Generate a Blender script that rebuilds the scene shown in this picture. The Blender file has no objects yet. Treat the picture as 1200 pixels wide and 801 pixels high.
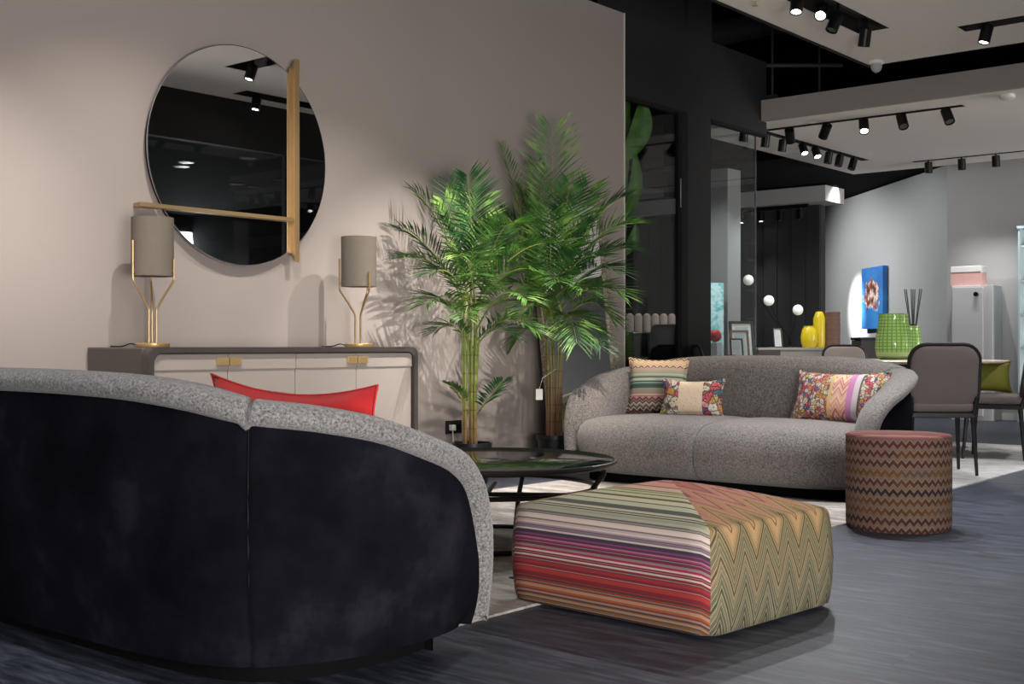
import bpy, bmesh, math, random
from mathutils import Vector, Matrix

random.seed(7)
S = bpy.context.scene
C = S.collection
PI = math.pi

# ---------------------------------------------------------------- camera
CAM_H, FPX = 0.83, 1426.0
YAW = math.radians(39.84)
FW = Vector((-math.sin(YAW), math.cos(YAW), 0))      # viewing direction in room axes
RT = Vector((math.cos(YAW), math.sin(YAW), 0))
cd = bpy.data.cameras.new('camera')
cam = bpy.data.objects.new('camera', cd)
C.objects.link(cam)
cam.location = (0, 0, CAM_H)
cam.rotation_euler = (PI / 2, 0, YAW)
cd.sensor_width = 36
cd.lens = 36 * FPX / 1200
cd.shift_y = 4.5 / 1200
cd.clip_end = 100
S.camera = cam

# ---------------------------------------------------------------- world and exposure
W = bpy.data.worlds.new('world')
S.world = W
W.use_nodes = True
W.node_tree.nodes['Background'].inputs[0].default_value = (0.80, 0.86, 1.0, 1)
W.node_tree.nodes['Background'].inputs[1].default_value = 0.32
S.view_settings.view_transform = 'Standard'
S.view_settings.look = 'None'
S.view_settings.exposure = 0.85
S.view_settings.gamma = 1.0
S.view_settings.use_curve_mapping = False

def area(loc, target, size, watts, color=(1, .95, .9)):
    l = bpy.data.lights.new('area_light', 'AREA')
    l.energy = watts; l.size = size; l.color = color
    o = bpy.data.objects.new('area_light', l); C.objects.link(o)
    o.location = loc
    o.rotation_euler = (Vector(target) - Vector(loc)).to_track_quat('-Z', 'Y').to_euler()
    return o
# added fill light, low and out of view, thrown up at the front ceiling
area((1.8, 0.6, 0.4), (-2.8, 6.8, 3.1), 2.2, 270, (1.0, .95, .90))
# unseen fill light added far right to brighten the dining area and its ceiling
area((4.2, 11.9, 1.0), (-4.5, 11.9, 2.6), 3.0, 330, (1.0, .97, .94))
WARM = (1.0, .935, .87)
COOL = (.96, .98, 1.0)
# spotlights: rail, position on the rail, target, watts, cone degrees, colour   (heads are built further down)
SPOTS_A = [   # rail along Y at X=-3.62
    (1.40, (-2.7, 1.25, 0.0), 60, 66, COOL),
    (1.90, (-5.28, 2.2, 0.45), 150, 70, WARM),
    (2.95, (-5.28, 3.55, 0.40), 80, 76, WARM),
    (4.30, (-5.10, 4.75, 0.40), 85, 70, WARM),
    (5.30, (-5.00, 5.35, 0.60), 230, 56, WARM),
    (6.55, (-4.90, 5.90, 0.60), 150, 54, WARM),
    (7.22, (-3.4, 6.3, 0.40), 60, 60, WARM),
    (7.59, (-2.7, 4.2, 0.20), 70, 46, COOL),
    (7.82, (-4.2, 6.6, 0.40), 50, 60, WARM),
    (8.28, (-4.4, 9.0, 0.00), 40, 50, COOL),
]
SPOTS_C = [   # rail along X at Y=6.2
    (-3.05, (-2.75, 5.3, 0.30), 130, 84, COOL),
    (-2.55, (-2.30, 5.2, 0.00), 90, 84, COOL),
]
SPOTS_D = [   # rail along Y at X=-1.6
    (7.00, (-1.6, 6.4, 0.00), 70, 90, COOL),
    (7.75, (-2.6, 7.6, 0.30), 70, 55, COOL),
    (8.60, (-2.8, 9.2, 0.30), 70, 55, COOL),
]

# ---------------------------------------------------------------- helpers
def at(px, py, d):
    """point of the room at forward distance d on the line of sight of a photo pixel"""
    p = RT * ((px - 600) / FPX * d) + FW * d
    p.z = CAM_H + (405 - py) / FPX * d
    return p

def link(name, me, mat, parent=None, loc=None, rot=None):
    o = bpy.data.objects.new(name, me)
    C.objects.link(o)
    if mat is not None:
        for m in (mat if isinstance(mat, (list, tuple)) else [mat]):
            me.materials.append(m)
    if parent is not None: o.parent = parent
    if loc is not None: o.location = loc
    if rot is not None: o.rotation_euler = rot
    return o

def obj(name, bm, mat, parent=None, smooth=True, loc=None, rot=None, bevel=0, subsurf=0, ang=40):
    bmesh.ops.recalc_face_normals(bm, faces=bm.faces)
    me = bpy.data.meshes.new(name)
    bm.to_mesh(me); bm.free()
    if smooth:
        me.polygons.foreach_set('use_smooth', [True] * len(me.polygons))
        try: me.set_sharp_from_angle(angle=math.radians(ang))
        except Exception: pass
    o = link(name, me, mat, parent, loc, rot)
    if bevel:
        m = o.modifiers.new('bevel', 'BEVEL'); m.width = bevel; m.segments = 3; m.limit_method = 'ANGLE'
    if subsurf:
        m = o.modifiers.new('sub', 'SUBSURF'); m.levels = m.render_levels = subsurf
    return o

def B(): return bmesh.new()

def box(bm, lo, hi, M=None):
    v = [bm.verts.new((x, y, z)) for x in (lo[0], hi[0]) for y in (lo[1], hi[1]) for z in (lo[2], hi[2])]
    for f in ((0,1,3,2),(4,6,7,5),(0,4,5,1),(2,3,7,6),(0,2,6,4),(1,5,7,3)):
        bm.faces.new([v[i] for i in f])
    if M is not None: bmesh.ops.transform(bm, matrix=M, verts=v)
    return bm

def bx(lo, hi, M=None): return box(B(), lo, hi, M)

def loft(bm, rings, closed=True, cap=True):
    vs = [[bm.verts.new(p) for p in r] for r in rings]
    n = len(vs[0])
    for a, b in zip(vs, vs[1:]):
        for i in range(n if closed else n - 1):
            j = (i + 1) % n
            try: bm.faces.new((a[i], a[j], b[j], b[i]))
            except Exception: pass
    if cap and closed:
        for r in (vs[0], vs[-1]):
            try: bm.faces.new(r)
            except Exception: pass
    return bm

def tube(bm, pts, r, n=8, closed=False):
    pts = [Vector(p) for p in pts]
    rings = []
    N = len(pts)
    prev = None
    for i, p in enumerate(pts):
        if closed: t = pts[(i + 1) % N] - pts[i - 1]
        else: t = pts[min(i + 1, N - 1)] - pts[max(i - 1, 0)]
        t.normalize()
        if prev is None:
            u = t.orthogonal().normalized()
        else:
            u = (prev - t * prev.dot(t)).normalized()
        prev = u
        w = t.cross(u)
        rr = r[i] if isinstance(r, (list, tuple)) else r
        rings.append([p + u * (math.cos(2*PI*k/n) * rr) + w * (math.sin(2*PI*k/n) * rr) for k in range(n)])
    if closed:
        rings.append(rings[0])
        vs = [[bm.verts.new(q) for q in rg] for rg in rings[:-1]]
        vs.append(vs[0])
        for a, b in zip(vs, vs[1:]):
            # match twist
            for i in range(n):
                j = (i + 1) % n
                try: bm.faces.new((a[i], a[j], b[j], b[i]))
                except Exception: pass
        return bm
    return loft(bm, rings)

def lathe(bm, prof, n=32, c=(0, 0, 0)):
    rings = [[Vector((c[0] + r * math.cos(2*PI*k/n), c[1] + r * math.sin(2*PI*k/n), c[2] + z)) for k in range(n)] for r, z in prof]
    return loft(bm, rings)

def rrect(w, h, r, n=6):
    out = []
    for cx, cy, a0 in ((w/2-r, h/2-r, 0), (-w/2+r, h/2-r, 90), (-w/2+r, -h/2+r, 180), (w/2-r, -h/2+r, 270)):
        for k in range(n + 1):
            a = math.radians(a0 + 90 * k / n)
            out.append((cx + r * math.cos(a), cy + r * math.sin(a)))
    return out

def catmull(pts, per=8):
    out = []
    P = [Vector(p) for p in pts]
    P = [2*P[0]-P[1]] + P + [2*P[-1]-P[-2]]
    for i in range(1, len(P) - 2):
        for k in range(per):
            t = k / per
            a, b, c, d = P[i-1:i+3]
            out.append(0.5 * ((2*b) + (c-a)*t + (2*a-5*b+4*c-d)*t*t + (3*b-a-3*c+d)*t**3))
    out.append(P[-2].copy())
    return out

def thing(name, label, cat, loc=(0, 0, 0), rz=0, group=None):
    o = bpy.data.objects.new(name, None)
    o.empty_display_size = .1
    C.objects.link(o)
    o.location = loc; o.rotation_euler = (0, 0, rz)
    o['label'] = label; o['category'] = cat
    if group: o['group'] = group
    return o

def tag(o, label, cat, group=None):
    o['label'] = label; o['category'] = cat
    if group: o['group'] = group
    return o

def struct(name, bm, mat, **k):
    o = obj(name, bm, mat, smooth=False, **k)
    o['kind'] = 'structure'
    return o

def dup(root, loc=None, rz=None, label=None):
    r = root.copy(); C.objects.link(r)
    if loc is not None: r.location = loc
    if rz is not None: r.rotation_euler = (0, 0, rz)
    if label: r['label'] = label
    def kids(src, dst):
        for ch in list(src.children):
            c = ch.copy(); C.objects.link(c); c.parent = dst
            kids(ch, c)
    kids(root, r)
    return r

# ---------------------------------------------------------------- materials
class G:
    """small node-graph helper around one Principled material"""
    def __init__(s, name, rough=.5, metal=0, spec=.5, color=(.5, .5, .5)):
        s.m = bpy.data.materials.new(name); s.m.use_nodes = True
        s.nt = s.m.node_tree
        s.p = s.nt.nodes['Principled BSDF']
        s.p.inputs['Roughness'].default_value = rough
        s.p.inputs['Metallic'].default_value = metal
        s.p.inputs['Specular IOR Level'].default_value = spec
        s.p.inputs['Base Color'].default_value = (*color, 1)
    def n(s, t): return s.nt.nodes.new(t)
    def l(s, a, b): s.nt.links.new(a, b)
    def put(s, sock, v):
        if isinstance(v, bpy.types.NodeSocket): s.l(v, sock)
        elif isinstance(v, (tuple, list)):
            sock.default_value = (*v, 1) if (len(v) == 3 and sock.type == 'RGBA') else v
        else: sock.default_value = v
    def obj(s): return s.n('ShaderNodeTexCoord').outputs['Object']
    def mapping(s, v, scale=(1, 1, 1), loc=(0, 0, 0), rot=(0, 0, 0)):
        n = s.n('ShaderNodeMapping'); s.l(v, n.inputs[0])
        n.inputs['Scale'].default_value = scale; n.inputs['Location'].default_value = loc; n.inputs['Rotation'].default_value = rot
        return n.outputs[0]
    def xyz(s, v):
        n = s.n('ShaderNodeSeparateXYZ'); s.l(v, n.inputs[0]); return n.outputs
    def comb(s, x=0, y=0, z=0):
        n = s.n('ShaderNodeCombineXYZ')
        for i, q in enumerate((x, y, z)): s.put(n.inputs[i], q)
        return n.outputs[0]
    def mth(s, op, a, b=0, c=None):
        n = s.n('ShaderNodeMath'); n.operation = op
        s.put(n.inputs[0], a); s.put(n.inputs[1], b)
        if c is not None: s.put(n.inputs[2], c)
        return n.outputs[0]
    def noise(s, v, scale, detail=2, rough=.5, dim='3D'):
        n = s.n('ShaderNodeTexNoise'); n.noise_dimensions = dim
        if dim == '1D': s.put(n.inputs['W'], v)
        else: s.put(n.inputs['Vector'], v)
        n.inputs['Scale'].default_value = scale; n.inputs['Detail'].default_value = detail; n.inputs['Roughness'].default_value = rough
        return n.outputs[0]
    def white(s, w):
        n = s.n('ShaderNodeTexWhiteNoise'); n.noise_dimensions = '1D'; s.put(n.inputs['W'], w); return n.outputs
    def voro(s, v, scale, feature='F1'):
        n = s.n('ShaderNodeTexVoronoi'); n.feature = feature; s.put(n.inputs['Vector'], v); n.inputs['Scale'].default_value = scale
        return n.outputs
    def mix(s, f, a, b, mode='MIX'):
        n = s.n('ShaderNodeMix'); n.data_type = 'RGBA'; n.blend_type = mode
        s.put(n.inputs[0], f); s.put(n.inputs[6], a); s.put(n.inputs[7], b)
        return n.outputs[2]
    def ramp(s, f, stops, interp='LINEAR'):
        n = s.n('ShaderNodeValToRGB'); n.color_ramp.interpolation = interp
        e = n.color_ramp.elements
        while len(e) < len(stops): e.new(.5)
        for el, (p, c) in zip(e, stops):
            el.position = p; el.color = (*c, 1) if len(c) == 3 else c
        s.put(n.inputs[0], f)
        return n.outputs[0]
    def bump(s, h, strength=.5, dist=.01):
        n = s.n('ShaderNodeBump'); n.inputs['Strength'].default_value = strength; n.inputs['Distance'].default_value = dist
        s.l(h, n.inputs['Height']); s.l(n.outputs[0], s.p.inputs['Normal'])
    def col(s, c): s.put(s.p.inputs['Base Color'], c)

def flat(name, color, rough=.5, metal=0, spec=.5, vary=.12, scale=8, bump=0, bscale=200):
    g = G(name, rough, metal, spec, color)
    v = g.obj()
    a = tuple(c * (1 - vary) for c in color); b = tuple(min(1, c * (1 + vary)) for c in color)
    g.col(g.mix(g.noise(v, scale, 3), a, b))
    if bump: g.bump(g.noise(v, bscale, 2), bump, .002)
    return g.m

def emis(name, color, strength):
    g = G(name, color=color)
    g.p.inputs['Emission Color'].default_value = (*color, 1)
    g.p.inputs['Emission Strength'].default_value = strength
    return g.m

def tri(g, x):           # triangle wave 0..1, period 1
    f = g.mth('FRACT', x)
    return g.mth('ABSOLUTE', g.mth('SUBTRACT', g.mth('MULTIPLY', f, 2), 1))

M = {}
def fabric(name, c1, c2, scale, strength):
    g = G(name, .95, 0, .2)
    v = g.obj()
    n = g.noise(v, scale, 3, .7)
    big = g.noise(v, 4, 2)
    c = g.ramp(n, [(.30, c1), (.46, tuple((a+b)/2*.9 for a, b in zip(c1, c2))), (.66, c2)])
    g.col(g.mix(g.mth('MULTIPLY', big, .25), c, tuple(x * .7 for x in c1)))
    g.bump(n, strength, .006)
    g.p.inputs['Sheen Weight'].default_value = .25
    return g.m
M['boucle'] = fabric('grey_boucle', (.045, .043, .043), (.36, .345, .34), 150, .7)
M['weave'] = fabric('taupe_weave', (.065, .057, .053), (.275, .245, .230), 115, .6)

g = G('dark_velvet', .92, 0, .04)
v = g.obj()
nn = g.noise(g.mapping(v, (1, 1, 1)), 3.2, 5, .65)
fine = g.noise(g.mapping(v, (60, 60, 8)), 3, 3)
g.col(g.mix(g.mth('MULTIPLY', fine, .4), g.ramp(nn, [(.40, (.0035, .0035, .0055)), (.58, (.008, .0078, .012)), (.74, (.022, .021, .028))]), (.004, .004, .0075)))
g.p.inputs['Sheen Weight'].default_value = .0
g.bump(nn, .15, .01)
M['velvet'] = g.m

def plaster(name, c, vary=.04):
    g = G(name, .88, 0, .25)
    v = g.obj()
    n = g.noise(v, 1.6, 4, .6)
    g.col(g.mix(n, tuple(x*(1-vary) for x in c), tuple(min(1, x*(1+vary)) for x in c)))
    g.bump(g.noise(v, 60, 4), .06, .003)
    return g.m
M['wall'] = plaster('warm_plaster', (.345, .300, .275))
M['wall_trim'] = plaster('pale_trim', (.62, .58, .55))
M['wall_grey'] = plaster('grey_plaster', (.36, .36, .355))
M['wall_far'] = plaster('pale_grey_plaster', (.40, .385, .375))
M['column'] = plaster('taupe_grey_plaster', (.20, .19, .185))
M['ceil'] = plaster('ceiling_paint', (.82, .76, .71), .02)
M['black'] = flat('matt_black', (.010, .010, .011), .7, 0, .3)
M['void'] = flat('void_black', (.003, .003, .0035), .9, 0, .1)
M['charcoal'] = flat('charcoal_panel', (.024, .024, .025), .6, 0, .3, .1, 2)
M['charcoal2'] = flat('charcoal_board', (.035, .035, .037), .55, 0, .3, .2, 3)
M['slotblack'] = flat('rail_black', (.018, .012, .012), .6)
M['steel'] = flat('black_metal', (.012, .012, .013), .35, .6)
M['lens'] = emis('lamp_lens', (1, .96, .9), 9)
M['lens_off'] = flat('lamp_rim', (.3, .3, .3), .3, .8)
M['gold'] = flat('satin_gold', (.50, .34, .17), .40, .75, .5, .05)
M['brass'] = flat('brushed_brass', (.64, .44, .20), .38, .75, .5, .08)
M['mirror'] = flat('mirror_glass', (.78, .79, .80), .01, 1, .5, 0)
M['mirror_edge'] = flat('mirror_edge', (.5, .5, .52), .15, .9)
M['umber'] = flat('umber_lacquer', (.060, .050, .046), .45, 0, .4, .15, 5)
M['umber_side'] = flat('umber_leather', (.085, .074, .066), .5, 0, .4, .15, 8)
M['door'] = flat('taupe_leather', (.37, .325, .295), .55, 0, .35, .04, 3, .1, 300)
M['shade'] = flat('olive_taupe_linen', (.165, .142, .115), .85, 0, .2, .06, 30, .3, 400)
M['dark_bronze'] = flat('dark_bronze', (.022, .018, .016), .35, .6)
M['cane'] = None
M['white'] = flat('white_paint', (.75, .73, .70), .5)
M['glassblack'] = flat('smoked_glass_top', (.010, .012, .014), .03, 0, 1.0, .05)
M['glassblack'].node_tree.nodes['Principled BSDF'].inputs['IOR'].default_value = 3.0

def pane(name, tint=(.9, .95, .95), ior=1.5, dark=0.0):
    m = bpy.data.materials.new(name); m.use_nodes = True
    nt = m.node_tree
    for n in list(nt.nodes): nt.nodes.remove(n)
    o = nt.nodes.new('ShaderNodeOutputMaterial'); mx = nt.nodes.new('ShaderNodeMixShader')
    t = nt.nodes.new('ShaderNodeBsdfTransparent'); t.inputs[0].default_value = (*tint, 1)
    gl = nt.nodes.new('ShaderNodeBsdfGlossy'); gl.inputs['Roughness'].default_value = 0.01
    lw = nt.nodes.new('ShaderNodeLayerWeight'); lw.inputs[0].default_value = .5
    pw = nt.nodes.new('ShaderNodeMath'); pw.operation = 'POWER'; pw.inputs[1].default_value = 4.5; nt.links.new(lw.outputs['Facing'], pw.inputs[0])
    fr = nt.nodes.new('ShaderNodeMath'); fr.operation = 'MULTIPLY_ADD'; fr.inputs[1].default_value = .9; fr.inputs[2].default_value = .035; nt.links.new(pw.outputs[0], fr.inputs[0])
    nt.links.new(fr.outputs[0], mx.inputs[0]); nt.links.new(t.outputs[0], mx.inputs[1]); nt.links.new(gl.outputs[0], mx.inputs[2])
    nt.links.new(mx.outputs[0], o.inputs[0])
    return m
M['pane'] = pane('clear_pane')
M['pane_dark'] = pane('smoked_pane', (.85, .88, .9))
M['table_glass'] = pane('smoked_table_glass', (.13, .15, .155), 1.9)

def wood_floor():
    g = G('dark_oak_boards', .48, 0, .28)
    v = g.obj()
    oi = g.n('ShaderNodeObjectInfo').outputs['Random']
    off = g.mth('MULTIPLY', oi, 37)
    x, y, z = g.xyz(v)
    p = g.comb(g.mth('ADD', g.mth('MULTIPLY', x, 2.0), off), g.mth('ADD', g.mth('MULTIPLY', y, 13), off), z)
    n = g.noise(p, 2.2, 6, .65)
    n2 = g.noise(g.comb(g.mth('ADD', g.mth('MULTIPLY', x, 5), off), g.mth('MULTIPLY', y, 120), off), 1.5, 3, .6)
    c = g.ramp(n, [(.36, (.016, .019, .031)), (.50, (.050, .058, .086)), (.64, (.120, .134, .180))])
    c = g.mix(g.mth('MULTIPLY', n2, .45), c, (.026, .028, .035))
    c = g.mix(g.mth('MULTIPLY', oi, .28), c, (.030, .032, .040))
    g.col(c)
    g.put(g.p.inputs['Roughness'], g.mth('ADD', g.mth('MULTIPLY', n, .25), .36))
    g.bump(g.mth('ADD', n, n2), .25, .0025)
    return g.m
M['floor'] = wood_floor()

def rug_mat(name, c1, c2, c3):
    g = G(name, .97, 0, .1)
    v = g.obj()
    a = g.noise(g.mapping(v, (2.2, 5, 1)), 2.0, 5, .7)
    b = g.noise(v, 160, 2)
    c = g.ramp(a, [(.34, c1), (.52, c2), (.64, c3)])
    g.col(g.mix(g.mth('MULTIPLY', b, .35), c, c1))
    g.bump(b, .5, .004)
    return g.m
M['rug'] = rug_mat('greige_rug_pile', (.20, .18, .165), (.36, .33, .30), (.52, .49, .46))
M['rug_pale'] = rug_mat('ivory_rug_pile', (.42, .41, .40), (.62, .60, .58), (.74, .73, .70))

# pouf: striped panels on two sides, flame-stitch panels on the other two, meeting on the diagonals of the top
PHX, PHY, PH = .40, .34, .375
def pouf_mat():
    g = G('striped_and_zigzag_cotton', .92, 0, .15)
    x, y, z = g.xyz(g.obj())
    ax = g.mth('ABSOLUTE', x); ay = g.mth('ABSOLUTE', y)
    sel = g.mth('GREATER_THAN', g.mth('DIVIDE', ax, PHX), g.mth('DIVIDE', ay, PHY))
    down = g.mth('MAXIMUM', g.mth('SUBTRACT', .30, z), 0)
    ty = g.mth('ADD', g.mth('DIVIDE', ay, PHY), g.mth('DIVIDE', down, .30))     # 0 centre of top, 1 edge, 2 floor
    tx = g.mth('ADD', g.mth('DIVIDE', ax, PHX), g.mth('DIVIDE', down, .30))
    # stripes
    t = g.mth('MULTIPLY', ty, .5)
    base = g.ramp(t, [(0, (.62, .16, .14)), (.10, (.70, .30, .24)), (.15, (.66, .42, .26)), (.20, (.50, .50, .27)), (.30, (.62, .56, .38)), (.36, (.44, .52, .34)), (.42, (.50, .48, .33)),
        (.48, (.30, .31, .23)), (.53, (.58, .47, .42)), (.57, (.33, .23, .27)), (.605, (.085, .055, .13)), (.645, (.24, .045, .12)), (.70, (.30, .03, .085)), (.75, (.20, .022, .035)), (.81, (.33, .04, .035)), (.87, (.22, .04, .022)), (.92, (.30, .10, .035)), (1, (.16, .09, .035))])
    band = g.white(g.mth('FLOOR', g.mth('ADD', g.mth('MULTIPLY', t, 47), 11)))[0]
    base = g.mix(g.mth('MULTIPLY', g.mth('MULTIPLY', g.mth('GREATER_THAN', band, .52), g.mth('GREATER_THAN', t, .58)), .65), base, (.10, .014, .035))
    w = g.mth('MULTIPLY', t, 104)
    rnd = g.white(g.mth('FLOOR', w))[0]
    c = g.mix(g.mth('MULTIPLY', g.mth('GREATER_THAN', rnd, .86), .75), base, (.58, .50, .42))
    c = g.mix(g.mth('MULTIPLY', g.mth('LESS_THAN', rnd, .27), .82), c, (.035, .035, .045))
    rnd2 = g.white(g.mth('ADD', g.mth('FLOOR', g.mth('MULTIPLY', t, 210)), .5))[0]
    stripes = g.mix(g.mth('MULTIPLY', g.mth('GREATER_THAN', rnd2, .80), .30), c, (.55, .47, .38))
    # flame stitch
    tw = tri(g, g.mth('MULTIPLY', g.mth('ADD', y, .30), 8.6))
    wob = g.mth('MULTIPLY', g.noise(y, 7, 1, .5, '1D'), .12)
    tt = g.mth('ADD', g.mth('ADD', tx, wob), g.mth('MULTIPLY', g.mth('SUBTRACT', tw, .5), .40))
    u = g.mth('MULTIPLY', tt, .5)
    zb = g.ramp(u, [(0, (.62, .20, .15)), (.14, (.52, .12, .15)), (.22, (.66, .30, .22)), (.30, (.60, .22, .17)), (.40, (.60, .32, .17)), (.50, (.50, .31, .14)), (.57, (.25, .18, .085)), (.68, (.15, .145, .085)), (.78, (.25, .19, .11)), (.86, (.11, .125, .085)), (.94, (.19, .18, .115)), (1, (.09, .10, .07))])
    ln = g.mth('FRACT', g.mth('MULTIPLY', u, 26))
    fine = g.mth('FRACT', g.mth('MULTIPLY', u, 78))
    big = g.mth('FRACT', g.mth('ADD', g.mth('MULTIPLY', u, 6.5), .15))
    zc = g.mix(g.mth('MULTIPLY', g.mth('GREATER_THAN', fine, .62), .60), zb, (.06, .04, .022))
    zc = g.mix(g.mth('MULTIPLY', g.mth('LESS_THAN', ln, .20), .50), zc, (.46, .38, .24))
    zc = g.mix(g.mth('MULTIPLY', g.mth('LESS_THAN', big, .09), .85), zc, (.04, .027, .016))
    g.col(g.mix(sel, stripes, zc))
    g.bump(g.noise(g.obj(), 260, 2), .3, .002)
    return g.m
M['pouf'] = pouf_mat()

def stool_mat():
    g = G('zigzag_knit', .93, 0, .15)
    x, y, z = g.xyz(g.obj())
    ang = g.mth('ARCTAN2', y, x)
    s = g.mth('MULTIPLY', ang, 42 / (2 * PI))
    zz = g.mth('ADD', z, g.mth('MULTIPLY', tri(g, s), .021))
    k = g.mth('MULTIPLY', zz, 23.5)
    band = g.mth('FLOOR', k)
    f = g.mth('FRACT', k)
    hue = g.white(band)[0]
    patch = g.noise(g.comb(g.mth('MULTIPLY', ang, 1.1), g.mth('MULTIPLY', band, 3.7), 0), 1.0, 1)
    dark = g.ramp(g.mth('ADD', g.mth('MULTIPLY', hue, .5), g.mth('MULTIPLY', patch, .5)), [(.25, (.026, .017, .018)), (.45, (.075, .026, .024)), (.58, (.050, .025, .018)), (.7, (.12, .050, .018)), (.8, (.06, .055, .058))])
    light = g.ramp(hue, [(0, (.150, .105, .075)), (.5, (.175, .112, .088)), (1, (.135, .105, .07))])
    st = g.mth('GREATER_THAN', g.mth('ABSOLUTE', g.mth('SUBTRACT', f, .5)), .22)
    side = g.mix(st, dark, light)
    mid = g.mth('LESS_THAN', g.mth('ABSOLUTE', g.mth('SUBTRACT', f, .02)), .10)
    side = g.mix(g.mth('MULTIPLY', mid, .6), side, (.09, .045, .036))
    w = g.mth('MULTIPLY', g.mth('ADD', g.mth('ADD', g.mth('MULTIPLY', x, -.45), y), g.mth('MULTIPLY', tri(g, g.mth('MULTIPLY', x, 12)), .02)), 20)
    hh = g.white(g.mth('FLOOR', w))[0]
    top = g.ramp(hh, [(0, (.14, .045, .05)), (.25, (.20, .12, .07)), (.5, (.20, .075, .075)), (.75, (.13, .11, .06)), (1, (.22, .14, .10))], 'CONSTANT')
    g.col(g.mix(g.mth('GREATER_THAN', z, .418), side, top))
    g.bump(g.noise(g.obj(), 220, 2), .35, .002)
    return g.m
M['stool'] = stool_mat()

def floral(g, v, scale, seed=0):
    vv = g.mapping(v, (1, 1, 1), (seed, seed * 2, seed))
    a = g.voro(vv, scale)
    h = g.xyz(a['Color'])[0]
    c = g.ramp(h, [(0, (.60, .55, .46)), (.16, (.52, .10, .11)), (.30, (.64, .58, .49)), (.42, (.52, .24, .08)), (.54, (.58, .27, .25)), (.66, (.60, .53, .38)), (.74, (.16, .09, .24)), (.82, (.50, .44, .12)), (.90, (.08, .16, .22)), (.96, (.66, .60, .55))], 'CONSTANT')
    spots = g.voro(vv, scale * 3.1)
    dk = g.mth('LESS_THAN', spots['Distance'], .33)
    c = g.mix(g.mth('MULTIPLY', dk, .85), c, (.045, .035, .05))
    ed = g.voro(vv, scale, 'DISTANCE_TO_EDGE')['Distance']
    c = g.mix(g.mth('MULTIPLY', g.mth('LESS_THAN', ed, .075), .75), c, (.06, .04, .045))
    br = g.voro(vv, scale * 2.3)
    wt = g.mth('LESS_THAN', br['Distance'], .2)
    return g.mix(g.mth('MULTIPLY', wt, .7), c, (.62, .57, .50))

def cushion_long():
    g = G('floral_and_zigzag_patchwork', .92, 0, .15)
    v = g.mapping(g.obj(), (-1, 1, 1)); x, y, z = g.xyz(v)
    fl = floral(g, v, 44)
    zz = g.mth('ADD', z, g.mth('MULTIPLY', tri(g, g.mth('MULTIPLY', x, 15)), .05))
    h = g.white(g.mth('FLOOR', g.mth('MULTIPLY', zz, 62)))[0]
    zg = g.ramp(h, [(0, (.62, .30, .24)), (.3, (.46, .16, .15)), (.55, (.66, .46, .34)), (.8, (.52, .22, .22))], 'CONSTANT')
    zg = g.mix(g.mth('GREATER_THAN', g.mth('FRACT', g.mth('MULTIPLY', zz, 31)), .8), zg, (.72, .55, .36))
    mv = g.mix(g.mth('GREATER_THAN', x, .135), (.50, .22, .40), (.56, .48, .52))
    c = g.mix(g.mth('GREATER_THAN', x, -.03), fl, (.58, .42, .17))
    c = g.mix(g.mth('GREATER_THAN', x, -.01), c, zg)
    c = g.mix(g.mth('GREATER_THAN', x, .095), c, mv)
    c = g.mix(g.mth('GREATER_THAN', x, .170), c, (.12, .10, .05))
    c = g.mix(g.mth('GREATER_THAN', x, .180), c, fl)
    g.col(c); g.bump(g.noise(v, 200, 2), .3, .002)
    return g.m

def cushion_square():
    g = G('green_and_pink_striped_knit', .92, 0, .15)
    v = g.obj(); x, y, z = g.xyz(v)
    amp = g.mth('MULTIPLY', g.mth('GREATER_THAN', g.mth('ABSOLUTE', g.mth('SUBTRACT', z, .01)), .095), .018)
    zz = g.mth('ADD', z, g.mth('MULTIPLY', tri(g, g.mth('MULTIPLY', x, 24)), amp))
    t = g.mth('ADD', g.mth('MULTIPLY', zz, 2.5), .5)
    c = g.ramp(t, [(0, (.30, .09, .10)), (.10, (.22, .07, .08)), (.18, (.24, .22, .18)), (.28, (.40, .15, .15)), (.38, (.30, .26, .20)), (.48, (.20, .34, .26)), (.58, (.26, .40, .32)), (.68, (.34, .36, .24)), (.78, (.60, .36, .30)), (.88, (.60, .38, .18)), (1, (.66, .34, .18))])
    h = g.white(g.mth('FLOOR', g.mth('MULTIPLY', zz, 105)))[0]
    c = g.mix(g.mth('MULTIPLY', g.mth('LESS_THAN', h, .28), .8), c, (.03, .04, .035))
    c = g.mix(g.mth('MULTIPLY', g.mth('GREATER_THAN', h, .78), .6), c, (.66, .56, .44))
    g.col(c); g.bump(g.noise(v, 200, 2), .3, .002)
    return g.m

def cushion_small():
    g = G('flower_and_lace_patchwork', .92, 0, .15)
    v = g.obj(); x, y, z = g.xyz(v)
    f1 = floral(g, v, 22, 3.3)
    lace = g.mix(g.mth('LESS_THAN', g.voro(v, 60)['Distance'], .25), (.70, .56, .42), (.56, .40, .28))
    c = g.mix(g.mth('GREATER_THAN', x, -.075), f1, lace)
    c = g.mix(g.mth('GREATER_THAN', x, .075), c, f1)
    g.col(c); g.bump(g.noise(v, 200, 2), .3, .002)
    return g.m
M['cush_long'] = cushion_long(); M['cush_square'] = cushion_square(); M['cush_small'] = cushion_small()
M['red'] = flat('red_satin', (.56, .028, .030), .5, 0, .4, .12, 5, .2, 200)
g = G('cream_floral_print', .9, 0, .2); g.col(floral(g, g.obj(), 30, 9.1)); M['cream_print'] = g.m
M['olive'] = flat('olive_velvet', (.17, .165, .020), .6, 0, .4, .35, 9)
M['chair_fab'] = flat('taupe_upholstery', (.165, .135, .125), .85, 0, .2, .08, 12, .2, 300)
M['chair_in'] = flat('beige_upholstery', (.36, .31, .28), .85, 0, .2, .08, 12, .2, 300)
M['chair_frame'] = flat('espresso_frame', (.016, .011, .012), .4, 0, .4)
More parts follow.
